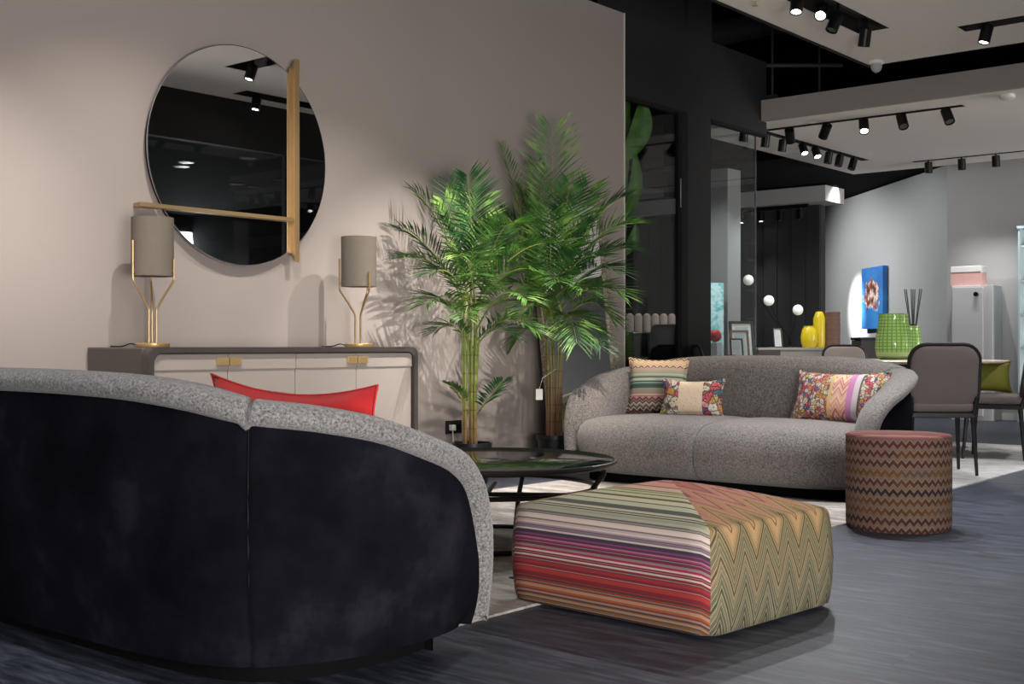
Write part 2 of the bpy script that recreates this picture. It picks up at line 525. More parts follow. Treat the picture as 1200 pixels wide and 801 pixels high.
M['tabletop'] = flat('cream_table_top', (.60, .50, .38), .35, 0, .5, .05, 2)
M['soil'] = flat('bark_soil', (.05, .03, .018), .95, 0, .1, .5, 60)
M['pot'] = flat('black_plastic_pot', (.010, .013, .016), .35)
def leafm(name, a, b, c):
    g = G(name, .45, 0, .4)
    v = g.obj()
    g.col(g.ramp(g.noise(v, 9, 3), [(.32, a), (.52, b), (.70, c)]))
    g.p.inputs['Subsurface Weight'].default_value = 0
    return g.m
M['leaf'] = leafm('palm_leaf', (.022, .072, .014), (.070, .185, .030), (.24, .38, .08))
M['leaf_dark'] = leafm('palm_leaf_dark', (.012, .044, .016), (.032, .110, .032), (.09, .21, .06))
M['banana'] = leafm('broad_leaf', (.045, .11, .015), (.085, .18, .025), (.13, .24, .04))
g = G('palm_cane', .5, 0, .4); v = g.obj(); x, y, z = g.xyz(v)
rr = g.mth('GREATER_THAN', g.mth('FRACT', g.mth('MULTIPLY', z, 9)), .93)
cc = g.ramp(z, [(.22, (.24, .13, .06)), (.38, (.28, .19, .06)), (.5, (.32, .34, .07)), (.8, (.22, .30, .06)), (1, (.20, .26, .06))])
g.col(g.mix(g.mth('MULTIPLY', rr, .6), cc, (.13, .09, .04))); M['cane'] = g.m
g = G('palm_cane_brown', .55, 0, .4); v = g.obj(); x, y, z = g.xyz(v)
rr = g.mth('GREATER_THAN', g.mth('FRACT', g.mth('MULTIPLY', z, 9)), .93)
cc = g.ramp(z, [(.22, (.16, .08, .04)), (.45, (.24, .15, .07)), (.65, (.22, .18, .07)), (.9, (.16, .19, .06)), (1, (.14, .18, .05))])
g.col(g.mix(g.mth('MULTIPLY', rr, .6), cc, (.07, .04, .02))); M['cane_brown'] = g.m
g = G('mosaic_frame', .4, .3, .5); v = g.obj(); vo = g.voro(v, 90)
g.col(g.ramp(g.xyz(vo['Color'])[0], [(0, (.20, .16, .12)), (.5, (.34, .28, .22)), (1, (.48, .42, .35))])); g.bump(vo['Distance'], .5, .003); M['mosaic'] = g.m

# ---------------------------------------------------------------- the setting
struct('floor', bx((-16, -6, -.10), (8, 24, -.006)), M['floor'])
fl = bpy.data.objects['floor']
# boards that can be told apart in the foreground are pieces of the floor
PW, PL = .195, 1.45
pm = None
cnt = 0
rows = int((7.6 - 1.3) / PW)
for r in range(rows):
    y0 = 1.3 + r * PW
    # visible span of this row
    xs = -5.2 if y0 > 2.2 else -4.0
    xe = min(.6, -1.15 - max(0, y0 - 3.4) * .12 + (1.2 if y0 < 3.4 else .35))
    x = xs - (r * .53) % PL
    while x < xe:
        if pm is None:
            bm = B(); box(bm, (0.0004, 0.0004, -.006), (PL - .0004, PW - .0004, 0))
            o = obj('plank', bm, M['floor'], fl, smooth=False, loc=(x, y0, 0)); pm = o.data
        else:
            o = bpy.data.objects.new('plank', pm); C.objects.link(o); o.parent = fl; o.location = (x, y0, 0)
        cnt += 1
        x += PL
struct('trim_1', bx((-16, 7.55 + .001, -.006), (8, 24, -.0005)), M['floor'])    # boards further back, joints no longer told apart

struct('wall_left', bx((-5.40, -3, 0), (-5.28, 7.655, 3.36)), M['wall'])
struct('trim_2', bx((-5.41, 7.655, 0), (-5.275, 7.668, 3.36)), M['wall_trim'])
struct('baseboard_left', bx((-5.28, -3, 0), (-5.268, 7.655, .06)), M['charcoal'])

def slab(name, x0, x1, y0, y1, z0, z1, holes, mat):
    """a ceiling board with rectangular slots left open"""
    xs = sorted({x0, x1, *[h[0] for h in holes], *[h[1] for h in holes]})
    ys = sorted({y0, y1, *[h[2] for h in holes], *[h[3] for h in holes]})
    bm = B()
    for a, b in zip(xs, xs[1:]):
        for c, d in zip(ys, ys[1:]):
            mx, my = (a+b)/2, (c+d)/2
            if any(h[0] < mx < h[1] and h[2] < my < h[3] for h in holes): continue
            box(bm, (a, c, z0), (b, d, z1))
    bmesh.ops.remove_doubles(bm, verts=bm.verts, dist=1e-5)
    return struct(name, bm, mat)
ZC1, ZC2 = 3.10, 2.90
SLOT = {
    'A': (-3.74, -3.50, 1.2, 8.41), 'B': (-3.12, -1.75, 8.68, 8.86),
    'C': (-3.40, -2.31, 6.10, 6.32), 'D': (-1.71, -1.49, 6.80, 10.0)}
slab('ceiling', -4.09, -1.30, -3, 9.44, ZC1, ZC1 + .14, [SLOT['A'], SLOT['B'], SLOT['C'], (SLOT['D'][0], SLOT['D'][1], 6.80, 9.30)], M['ceil'])
struct('trim_3', bx((-4.11, -3, ZC1 - .012), (-4.09, 9.46, ZC1 + .16)), M['black'])
struct('trim_4', bx((-4.11, 9.44, ZC1 - .002), (-1.3, 9.46, ZC1 + .16)), M['black'])
SL2 = {'E': (-5.62, -3.73, 10.50, 10.60), 'F': (-5.73, -5.63, 10.18, 12.97), 'H': (-5.32, -2.0, 13.38, 13.46)}
slab('ceiling_far', -6.25, 2.0, 10.14, 13.93, ZC2, ZC2 + .1, list(SL2.values()), M['ceil'])
struct('trim_5', bx((-5.44, 10.08, ZC2 - .0), (2.0, 10.14, 3.09)), M['wall'])
struct('ceiling_void', bx((-16, -6, 4.6), (8, 24, 4.7)), M['void'])
struct('wall_void_left', bx((-16, -6, 0), (-15.9, 24, 4.6)), M['void'])
struct('wall_void_back', bx((-16, 23.9, 0), (8, 24, 4.6)), M['void'])

# dark shopfront beyond the left wall
FX = -5.42
struct('wall_shopfront', (lambda b: (box(b, (FX-.12, 7.67, 2.79), (FX, 10.18, 3.46)), box(b, (FX-.12, 8.80, 0), (FX+.0, 9.18, 2.79)), box(b, (FX-.12, 8.80, 3.46), (FX, 9.2, 4.6)), box(b, (FX-.12, 7.67, 3.46), (FX-.03, 8.8, 4.0)), b)[-1])(B()), M['charcoal'])
struct('trim_6', bx((FX-.05, 8.70, 0), (FX+.005, 8.80, 2.79)), M['black'])
struct('trim_7', bx((FX-.06, 7.67, 2.765), (FX+.006, 8.80, 2.79)), M['black'])
struct('trim_8', bx((FX-.06, 9.18, 2.765), (FX+.006, 10.18, 2.79)), M['black'])
w1 = struct('window_1', bx((FX-.04, 7.69, .02), (FX-.03, 8.70, 2.765)), M['pane'])
w2 = struct('window_2', bx((FX-.04, 9.18, .02), (FX-.03, 10.03, 2.765)), M['pane'])
obj('pull_handle', tube(B(), [(FX+.02, 8.66, 1.98), (FX+.02, 8.66, 2.22)], .006, 8), M['lens_off'], w1)
obj('edge_strip', bx((FX-.042, 10.03, .02), (FX-.028, 10.037, 2.765)), M['mirror_edge'], w2)
struct('wall_shop_left', bx((-9.1, 7.0, 0), (-9.0, 14, 4.0)), M['charcoal'])
struct('wall_shop_near', bx((-9.0, 7.0, 0), (-5.42, 7.1, 3.36)), M['charcoal'])
dp = struct('wall_panelled', bx((-9.0, 12.60, 0), (-6.04, 12.72, 2.40)), M['charcoal'])
k = 0
xx = -9.0
while xx < -6.05:
    wd = .17
    obj('board', bx((xx + .004, 12.585 - .006 * (k % 2), 0), (min(xx + wd, -6.04), 12.60, 2.40)), M['charcoal2'], dp, smooth=False)
    xx += wd + .004; k += 1
cp = at(847, 405, 12.3)
struct('wall_column', bx((cp.x-.13, cp.y-.13, 0), (cp.x+.13, cp.y+.13, 2.60)), M['column'])
sx1 = -5.83
struct('trim_9', bx((-9.0, 12.28, 2.401), (sx1, 12.75, 2.57)), M['wall_far'])
struct('trim_11', bx((-9.0, 12.30, 2.571), (sx1, 12.8, 2.60)), M['void'])

# angled grey wall and end wall of the dining area
K = Vector((-5.15, 14.02, 0)); DV = (FW * .9965 + RT * (-.084)).normalized(); DN = Vector((DV.y, -DV.x, 0))
def mat_to(o, xdir, zrot=None): ...
bm = B()
q = [K, K + DV * 7, K + DV * 7 + DN * .1, K + DN * .1]
loft(bm, [[Vector((p.x, p.y, 0)) for p in q], [Vector((p.x, p.y, 2.92)) for p in q]])
struct('wall_angled', bm, M['wall_grey'])
struct('wall_end', bx((K.x, 14.02, 0), (-1.4, 14.12, 2.96)), M['wall_far'])
struct('wall_end_dark', bx((-1.4, 14.02, 0), (4.5, 14.12, 2.96)), M['charcoal'])
struct('baseboard_end', bx((K.x, 14.0, 0), (3, 14.02, .08)), M['white'])

struct('ceiling_back', bx((-12, 12.5, 2.94), (-6.26, 21, 3.0)), M['void'])
struct('ceiling_back_side', bx((-6.26, 13.94, 2.94), (-5.2, 21, 3.0)), M['void'])
# right-hand shopfront seen only in the round mirror
struct('wall_right', bx((-1.30, 4.7, 2.66), (-1.22, 10.6, 3.24)), M['charcoal'])
w3 = struct('window_3', bx((-1.27, 4.72, 0), (-1.26, 7.6, 2.66)), M['pane_dark'])
w4 = struct('window_4', bx((-1.27, 7.62, 0), (-1.26, 10.6, 2.66)), M['pane_dark'])
struct('trim_10', bx((-1.29, 7.58, 0), (-1.24, 7.64, 2.66)), M['black'])
struct('ceiling_corridor', bx((-1.22, 4.7, 2.72), (7.5, 10.6, 2.8)), M['void'])
struct('wall_corridor', bx((7.4, 4.7, 0), (7.5, 10.6, 2.8)), M['void'])
struct('wall_corridor_end', bx((-1.26, 10.61, 0), (7.5, 10.7, 3.1)), M['void'])

# ---------------------------------------------------------------- rails and spotlights
def rail(name, slot, z, label, depth=.10):
    x0, x1, y0, y1 = slot
    t = thing('track_rail', label, 'track', ((x0+x1)/2, (y0+y1)/2, z))
    w, l = (x1-x0)/2, (y1-y0)/2
    e = .003
    bm = B()
    box(bm, (-w+e, -l+e, depth), (w-e, l-e, depth+.01))
    box(bm, (-w+e, -l+e, .0), (-w+e+.006, l-e, depth)); box(bm, (w-e-.006, -l+e, 0), (w-e, l-e, depth))
    box(bm, (-w+e+.006, -l+e, 0), (w-e-.006, -l+e+.006, depth)); box(bm, (-w+e+.006, l-e-.006, 0), (w-e-.006, l-e, depth))
    obj('channel', bm, M['slotblack'], t, smooth=False)
    bm = B()
    if l > w: box(bm, (-.018, -l+.03, depth-.03), (.018, l-.03, depth))
    else: box(bm, (-l-0 if False else -w+.03, -.018, depth-.03), (w-.03, .018, depth))
    obj('power_strip', bm, M['steel'], t, smooth=False)
    return t
rail('track_rail', SLOT['A'], ZC1, 'long black recessed lighting rail holding four spotlights in front ceiling')
rail('track_rail', SLOT['B'], ZC1, 'short black recessed rail at upper right edge of front ceiling', .10)
rail('track_rail', SLOT['C'], ZC1, 'black recessed rail reflected at the top of the round mirror')
rail('track_rail', (SLOT['D'][0], SLOT['D'][1], 6.80, 9.30), ZC1, 'second black recessed rail reflected in round mirror, below the first')
rail('track_rail', SL2['E'], ZC2, 'black rail with five tilted spotlights behind the fascia of far ceiling', .05)
rail('track_rail', SL2['F'], ZC2, 'black rail running back above the glass partition, crowded with spotlights', .05)
rail('track_rail', SL2['H'], ZC2, 'black rail nearest the far end wall with three spotlights', .05)

def head_bm(r=.042, L=.13):
    return lathe(B(), [(r*.9, 0), (r, -.004), (r, -L), (r*.80, -L), (r*.74, -L+.012)], 20)
HEADS = {}
def spot(pos, target, label, watts=0, cone=50, color=WARM, lit=True, drop=.075, r=.042, L=.13, group=None):
    """a cylinder spotlight on a stem; its lamp sits in the mouth"""
    t = thing('spotlight', label, 'spotlight', pos, 0, group)
    d = (Vector(target) - Vector(pos)).normalized()
    if lit is False and watts == 0 and target is None: d = Vector((0, 0, -1))
    q = d.to_track_quat('-Z', 'Y').to_euler()
    key = (r, L)
    if key not in HEADS:
        h = obj('housing', head_bm(r, L), M['steel'], t); s = obj('stem', lathe(B(), [(.010, drop), (.010, -.02)], 10), M['steel'], t)
        ln = obj('lens', lathe(B(), [(.001, -L+.008), (r*.74, -L+.008), (r*.74, -L+.012)], 20), M['lens'], t)
        ring = obj('lens', lathe(B(), [(.001, -L+.008), (r*.74, -L+.008), (r*.74, -L+.012)], 20), M['lens_off'], t)
        HEADS[key] = (h.data, s.data, ln.data, ring.data)
        for x in (h, s, ln, ring): bpy.data.objects.remove(x)
    h, s, ln, ring = HEADS[key]
    a = link('housing', h, None, t, (0, 0, 0), q)
    link('stem', s, None, t)
    link('lens', ln if lit else ring, None, t, (0, 0, 0), q)
    if watts:
        l = bpy.data.lights.new('spot_lamp', 'SPOT')
        l.energy = watts; l.spot_size = math.radians(cone); l.spot_blend = .9; l.shadow_soft_size = .018; l.color = color
        o = bpy.data.objects.new('spot_lamp', l); C.objects.link(o); o.parent = t
        o.location = d * (L + .004); o.rotation_euler = q
    return t
ORD = ['first', 'second', 'third', 'fourth', 'fifth', 'sixth', 'seventh', 'eighth', 'ninth']
OFFA = ['above the bare floor behind the near sofa, outside the picture', 'above the near sofa, outside the picture', 'above the left table lamp, outside the picture', 'above the right table lamp, outside the picture', 'above the left palm, outside the picture', 'above the right palm, outside the picture']
names_a = ['half cut off by the top edge of picture, leftmost on front rail', 'second spotlight from left on front ceiling rail', 'dark spotlight third from left on front ceiling rail', 'spotlight at the far right end of front ceiling rail']
for i, (y, tg, wt, cn, col) in enumerate(SPOTS_A):
    lab = 'black cylinder spotlight ' + OFFA[i] if i < 6 else 'black cylinder ' + names_a[i-6]
    spot((-3.62, y, ZC1 - .005), tg if i < 6 else tuple(Vector((-3.62, y, 0)) + (Vector(tg) - Vector((-3.62, y, 0))) * .999), lab, wt, cn, col, i != 8)
for i, (x, tg, wt, cn, col) in enumerate(SPOTS_C):
    spot((x, 6.21, ZC1 - .005), tg, 'black cylinder spotlight on upper reflected rail, %s in the mirror' % ['right', 'left'][i], wt, cn, col)
for i, (y, tg, wt, cn, col) in enumerate(SPOTS_D):
    spot((-1.60, y, ZC1 - .005), tg, 'black cylinder spotlight on lower reflected rail, %s in the mirror' % ['left', 'middle', 'right'][i], wt, cn, col)
b0 = at(1160, 40, 9.0)
spot((-2.93, 8.77, ZC1 - .005), (-3.4, 8.2, .5), 'single tilted black spotlight on the short rail at upper right', 40, 60, COOL)
# rail E (faces the dining area)
def on_y(px, Y):
    a = (px - 600) / FPX
    return Y * (.7678 * a - .6407) / (.6407 * a + .7678)
def on_x(px, X):
    a = (px - 600) / FPX
    return X * (.6407 * a + .7678) / (.7678 * a - .6407)
tgE = [(-6, 12.3, 1.0), (-6.3, 11.6, 1.2), (-3.9, 9.2, .7), (-3.3, 9.3, .7), (-2.8, 9.6, .7)]
for i, px in enumerate((925, 970, 1012, 1056, 1108)):
    spot((on_y(px, 10.55), 10.55, ZC2 - .02), tgE[i], 'tilted black spotlight, %s from left on the rail behind the fascia' % ORD[i], [30, 30, 60, 60, 50][i], 55, COOL, i in (1, 2), .06, .045, .14)
for i, px in enumerate((872, 898, 918, 940, 955, 972, 985, 1001)):
    y = on_x(px, -5.68)
    tg = (-6.0, min(y, 11.8) + .01, .5) if i not in (3, 4) else (-4.6, y - .8, .8)
    spot((-5.68, max(10.24, y), ZC2 - .02), tg, 'black spotlight above the glass partition, %s along from the left' % ORD[i], [45, 45, 45, 45, 0, 45, 0, 45][i], 60, COOL, i < 5, .06, .042, .12)
tgH = [tuple(K + DV * 2.0 + Vector((0, 0, 1.75))), (-4.3, 14.0, 1.0), (-3.4, 14.0, 1.0)]
for i, px in enumerate((1088, 1127, 1167)):
    spot((on_y(px, 13.42), 13.42, ZC2 - .02), (on_y(px, 13.42) + .05, 13.6, 0), 'black spotlight, %s from left on the rail by the end wall' % ORD[i], [0, 40, 45][i], 80, COOL, False, .06, .042, .12)
# picture light from the middle of the far ceiling
pp = at(1026, 316, 16.0)

t = thing('track_rail', 'thin black rail under the soffit of the panelled wall behind glass', 'track', (-7.0, 12.42, 2.40))
obj('bar', bx((-1.6, -.02, -.035), (.9, .02, -.001)), M['steel'], t, smooth=False)
for i, px in enumerate((846, 869, 892, 915, 938)):
    spot((on_y(px, 12.42), 12.42, 2.335), (on_y(px, 12.42) + .15, 12.2, 0), 'small black spotlight, %s from left under the soffit behind glass' % ORD[i], 14 if i in (1, 2) else 0, 60, COOL, i in (1, 2), .03, .036, .10)
# small ceiling fittings
p = at(1026, 74, 1); 
t = thing('dome_camera', 'white dome security camera at the corner of front ceiling', 'camera', tuple(at(1027, 70, 9.70).xy) + (ZC1,))
obj('mount', lathe(B(), [(.055, -.001), (.055, -.025), (.045, -.03)], 20), M['white'], t)
obj('dome', lathe(B(), [(.042, -.028), (.045, -.05), (.036, -.075), (.018, -.09), (.002, -.094)], 20), M['wall_far'], t)
obj('eye', lathe(B(), [(.014, -.06), (.012, -.096), (.001, -.097)], 12), M['steel'], t)
pS = at(885, 0, 7.99)
t = thing('sprinkler', 'small brass sprinkler under front ceiling at the top edge', 'sprinkler', (pS.x, pS.y, ZC1))
obj('escutcheon', lathe(B(), [(.03, -.001), (.03, -.006), (.008, -.01)], 16), M['white'], t)
obj('nozzle', lathe(B(), [(.008, -.008), (.008, -.035), (.018, -.037), (.018, -.041), (.001, -.042)], 12), M['brass'], t)
pD = at(1195, 118, 10.28)
t = thing('smoke_detector', 'round white smoke detector on far ceiling at right edge', 'detector', (pD.x, 10.32, ZC2))
obj('body', lathe(B(), [(.06, -.001), (.06, -.03), (.04, -.045), (.001, -.046)], 24), M['white'], t)
obj('vent_ring', lathe(B(), [(.045, -.040), (.048, -.034), (.052, -.036)], 24), M['wall_far'], t)
# duct and hangers in the black ceiling void
d0, d1 = at(840, 40, 12.4), at(925, 22, 13.6)
t = thing('air_duct', 'dark grey round air duct in the black ceiling void', 'duct', tuple((d0 + d1) / 2))
dd = (d1 - d0) * .9
obj('pipe', tube(B(), [-dd, dd], .13, 24), M['charcoal2'], t)
obj('collar', tube(B(), [-dd*.05, dd*.05], .14, 24), M['charcoal'], t)
for i, (px, py) in enumerate(((905, 90), (960, 85))):
    a = at(px, py, 11.6)
    h = thing('hanger_rod', 'thin black hanger rod in ceiling void, %s of the pair' % ('left', 'right')[i], 'rod', (a.x, a.y, 3.2))
    obj('rod', tube(B(), [(0, 0, -.02), (0, 0, 1.39)], .012, 6), M['charcoal2'], h)
    obj('clip', bx((-.05, -.02, -.02), (.05, .02, .02)), M['charcoal2'], h, smooth=False)
hb = thing('strut_channel', 'thin dark strut carried on the hanger rods in ceiling void', 'strut', tuple(at(932, 68, 11.6).xy) + (3.50,))
obj('bar', tube(B(), [-RT * .5, RT * .45], .022, 8), M['charcoal2'], hb)
for i, (x, y) in enumerate(((.14, 7.46), (.42, 7.6), (-.58, 7.69), (1.10, 8.84), (1.13, 9.12), (.42, 8.93))):
    t = thing('downlight', 'small round downlight, %s of those reflected in the round mirror' % ORD[i], 'downlight', (x, y, 2.72), 0)
    obj('rim', lathe(B(), [(.085, -.001), (.085, -.008), (.065, -.010)], 20), M['steel'], t)
    obj('lens', lathe(B(), [(.062, -.006), (.062, -.009), (.001, -.010)], 20), M['lens'], t)

# ---------------------------------------------------------------- rugs
def rug(name, pts, h, mat, label):
    bm = B()
    loft(bm, [[Vector((x, y, 0.0004)) for x, y in pts], [Vector((x, y, h)) for x, y in pts]])
    return tag(obj(name, bm, mat, smooth=False), label, 'rug')
rug('rug', [(-4.55, 2.62), (-2.43, 2.62), (-2.43, 6.02), (-4.55, 6.02)], .008, M['rug'], 'grey beige mottled rug under the round coffee table')
R0 = at(1108, 576, 6.92)
R0 = Vector((R0.x, R0.y)); dv = Vector((DV.x, DV.y)); dr = Vector((RT.x, RT.y)) * .9965 + Vector((FW.x, FW.y)) * .084
e0 = Vector(at(1116, 573.5, .83*FPX/168.5).xy); e1 = Vector(at(1200, 551, .83*FPX/146.0).xy)
ed = (e1 - e0).normalized(); en = Vector((-ed.y, ed.x))
rc = e0 - ed * .18
rug('rug', [tuple(rc), tuple(rc + ed * 3.6), tuple(rc + ed * 3.6 + en * 2.1), tuple(rc + en * 2.1)], .008, M['rug_pale'], 'pale ivory rug under the dining table and chairs')

# ---------------------------------------------------------------- sofas
CTRL = [((0, -.46), .770), ((.30, -.457), .768), ((.55, -.445), .760), ((.75, -.41), .740), ((.90, -.33), .708), ((1.0, -.19), .688),
        ((1.05, -.02), .655), ((1.06, .14), .605), ((1.045, .28), .552), ((1.018, .375), .475), ((.993, .43), .350), ((.972, .452), .20), ((.955, .46), .070)]
def sofa(loc, rz, fab, label):
    t = thing('sofa', label, 'sofa', loc, rz)
    half = [(x, y, h) for (x, y), h in CTRL]
    full = [(-x, y, h) for x, y, h in reversed(half[1:])] + half
    pts = catmull(full, 10)
    n = len(pts)
    xy = [Vector((p.x, p.y)) for p in pts]
    H = [p.z for p in pts]
    s = [0.0]
    for a, b in zip(xy, xy[1:]): s.append(s[-1] + (b - a).length)
    mid = n // 2
    def seam_s(): 
        i0 = (len(half) - 1 + 4) * 10
        return s[i0] - s[mid]
    ss = seam_s()
    def pos(q):
        q = min(max(q, 0), s[-1])
        lo, hi = 0, n - 1
        while hi - lo > 1:
            m = (lo + hi) // 2
            if s[m] <= q: lo = m
            else: hi = m
        f = (q - s[lo]) / (s[hi] - s[lo])
        p = xy[lo].lerp(xy[hi], f)
        a = xy[max(lo-2, 0)]; b = xy[min(hi+2, n-1)]
        tn = (b - a).normalized()
        return p, Vector((tn.y, -tn.x))
    # refine stations near the seams
    st = []
    for i in range(n): st.append(s[i])
    for sg in (-1, 1):
        for k in range(-6, 7): st.append(s[mid] + sg * ss + k * .006)
    st = sorted(st)
    def Hat(q):
        for i in range(n - 1):
            if s[i] <= q <= s[i+1]:
                return H[i] + (H[i+1] - H[i]) * (q - s[i]) / (s[i+1] - s[i])
        return H[-1] if q > s[-1] else H[0]
    rings, shell = [], []
    for q in st:
        h = Hat(q); e = .012
        hp = (Hat(min(q+e, s[-1])) - Hat(max(q-e, 0))) / (min(q+e, s[-1]) - max(q-e, 0))
        hp = max(-14, min(14, hp))
        qq = math.sqrt(1 + hp*hp)
        g = max(math.exp(-((abs(q - s[mid]) - ss) / .011) ** 2), 0)
        h -= .014 * g
        prof = [(-.055, .066), (-.016 - .01*g, .063), (.008 - .014*g, .050), (.013 - .016*g, .028), (-.003 - .012*g, .007), (-.045, 0), (-.10, .004), (-.150 + .01*g, .030), (-.185 + .012*g, .085), (-.20 + .014*g, .17), (-.205, .26), (-.205, .40)]
        rg = []
        for ip, (o, w) in enumerate(prof):
            p, nn = pos(q + w * hp / qq)
            z = h - w / qq
            z = max(z, .066 if w < .05 else .085)
            if ip < 2: o -= .070 * max(0, 1 - z / .34)
            o -= .030 * max(0, 1 - z / .34) ** 1.6 if w < .1 else 0
            rg.append(Vector((p.x + nn.x * o, p.y + nn.y * o, z)))
        rings.append(rg)
        w = .054
        p, nn = pos(q + w * hp / qq)
        zt = max(h - w / qq, .062)
        sh = []
        for k in range(8):
            f = k / 7
            z = zt + (.060 - zt) * f
            o = -.034 + .020 * math.sin(PI * min(1, f * 1.15)) - .045 * f ** 3 - .006 * g - .05 * max(0, 1 - zt / .40) ** 2
            sh.append(Vector((p.x + nn.x * o, p.y + nn.y * o, z)))
        sh.append(Vector((p.x - nn.x * .16, p.y - nn.y * .16, .060)))
        shell.append(sh)
    bm = B(); loft(bm, rings, closed=False)
    obj('back_upholstery', bm, fab, t, ang=70)
    bm = B(); loft(bm, shell, closed=False)
    o = obj('outer_shell', bm, M['velvet'], t, ang=70); o['label'] = 'dark velvet outer shell'
    # seam stitching lines on the shell
    for sg in (-1, 1):
        p, nn = pos(s[mid] + sg * ss)
        zt = Hat(s[mid] + sg * ss) - .07
        bm = B(); tube(bm, [(p.x + nn.x * (-.034 + .020 * math.sin(PI * min(1, f * 1.15)) - .045 * f ** 3 - .006), p.y + nn.y * (-.034 + .020 * math.sin(PI * min(1, f * 1.15)) - .045 * f ** 3 - .006), zt + (.07 - zt) * f) for f in [k/8 for k in range(9)]], .0022, 6)
        obj('seam', bm, M['black'], t)
    # plinth, coloured black to paint in the shadow gap under the shell
    out = []
    for i in range(0, n, 3):
        p, nn = pos(s[i]); out.append(Vector((p.x - nn.x * .17, p.y - nn.y * .17, 0)))
    out = [p for p in out if p.y < .36]
    bm = B(); loft(bm, [[p.copy() for p in out], [Vector((p.x, p.y, .066)) for p in out]])
    obj('plinth', bm, M['void'], t, smooth=False)
    # seat, two halves meeting at a seam
    base = [(-.30, .10), (-.30, .30), (-.26, .385), (-.10, .402), (.12, .408), (.30, .404), (.40, .388), (.465, .352), (.505, .29), (.520, .22), (.512, .15), (.48, .09), (.42, .060), (.0, .055)]
    for sg in (1, -1):
        rg = []
        for k in range(29):
            f = k / 28
            x = .003 + (.965 - .003) * (1 - (1 - f) ** 1.5)
            crown = 1 - .55 * math.exp(-(x / .05) ** 2)
            yf = .035 - .17 * max(0, (x - .55) / .44) ** 2.4 - .012 * math.exp(-(x / .02) ** 2)
            zt = -.018 * math.exp(-(x / .05) ** 2) - .035 * (max(0, x - .45) / .55) ** 2
            e = 1.0 if x < .88 else math.sqrt(max(.0, 1 - ((x - .88) / .0875) ** 2))
            e = max(e, .05)
            ring = []
            for y, z in base:
                yb = -.28 + .42 * max(0, (x - .50) / .48) ** 2
                yy = max(y, yb) if z < .39 else max(y, yb + .03)
                yy = yy + (yf * max(0, (yy + .1) / .6))
                z2 = z + zt * max(0, (z - .2) / .2)
                yy = .10 + (yy - .10) * (.45 + .55 * e); z2 = .06 + (z2 - .06) * (.25 + .75 * e) if e < 1 else z2
                ring.append(Vector((sg * x * (1 - .09 * max(0, (.26 - z2) / .20)), max(yy, yb + .10 * max(0, (.22 - z2) / .16)), z2)))
            rg.append(ring)
        bm = B(); loft(bm, rg)
        obj('seat_cushion', bm, fab, t, ang=70)
    return t
sofa((-3.19, 2.11, 0), 0, M['boucle'], 'grey boucle sofa in the foreground seen from behind, dark velvet back')
sofa((-3.63, 6.49, 0), PI, M['weave'], 'curved taupe sofa facing us at centre with patterned cushions on it')

# ---------------------------------------------------------------- cushions
def pillow_bm(w, h, th, ear=.02, n=16, side=0):
    bm = B()
    def P(u, v, sd):
        f = max(0, (1 - abs(u) ** 2.6)) * max(0, (1 - abs(v) ** 2.6))
        pin_u = 1 - ear * 2.2 / w * (1 - v * v) * abs(u) ** 3
        pin_v = 1 - ear * 2.2 / h * (1 - u * u) * abs(v) ** 3
        return Vector((u * w / 2 * pin_u, sd * th / 2 * f ** .55, v * h / 2 * pin_v))
    for sd in ((1, -1) if side == 0 else (side,)):
        vs = [[bm.verts.new(P(-1 + 2*i/n, -1 + 2*j/n, sd)) for j in range(n + 1)] for i in range(n + 1)]
        for i in range(n):
            for j in range(n):
                bm.faces.new((vs[i][j], vs[i+1][j], vs[i+1][j+1], vs[i][j+1]))
    bmesh.ops.remove_doubles(bm, verts=bm.verts, dist=1e-5)
    return bm, P
def pillow(label, w, h, th, mat, loc, face, lean, back=None, roll=0, piping=None, ear=.02):
    """face = heading of the front (+y local goes that way), lean = backward tilt"""
    t = thing('cushion', label, 'cushion', loc)
    t.rotation_euler = (Matrix.Rotation(face, 4, 'Z') @ Matrix.Rotation(lean, 4, 'X') @ Matrix.Rotation(roll, 4, 'Y')).to_euler()
    bm, P = pillow_bm(w, h, th, ear, side=1 if back else 0)
    obj('front_cover' if back else 'cover', bm, mat, t, ang=80)
    if back:
        bm, _ = pillow_bm(w, h, th, ear, side=-1); obj('back_cover', bm, back, t, ang=80)
    ed = [P(-1 + 2*k/14, -1, 0) for k in range(14)] + [P(1, -1 + 2*k/14, 0) for k in range(14)] + [P(1 - 2*k/14, 1, 0) for k in range(14)] + [P(-1, 1 - 2*k/14, 0) for k in range(14)]
    bm = B(); tube(bm, ed + [ed[0]], .0035, 5)
    obj('piping', bm, piping or mat, t)
    return t
# faces: the cushion's local -y side is its back
pillow('square striped green and pink cushion in left corner of the facing sofa', .40, .37, .13, M['cush_square'], (-4.30, 6.62, .575), PI + .38, .24)
pillow('small rectangular flower patchwork cushion leaning on the square striped one', .40, .24, .12, M['cush_small'], (-3.95, 6.47, .51), PI + .30, .26)
pillow('long floral and zigzag patchwork cushion at right of the facing sofa', .64, .31, .13, M['cush_long'], (-3.03, 6.56, .535), PI - .22, .30)
pillow('red satin cushion seen over the back of the foreground sofa', .80, .36, .15, M['cream_print'], (-2.625, 2.20, .560), -.10, .12, M['red'], .02, M['red'], ear=.04)

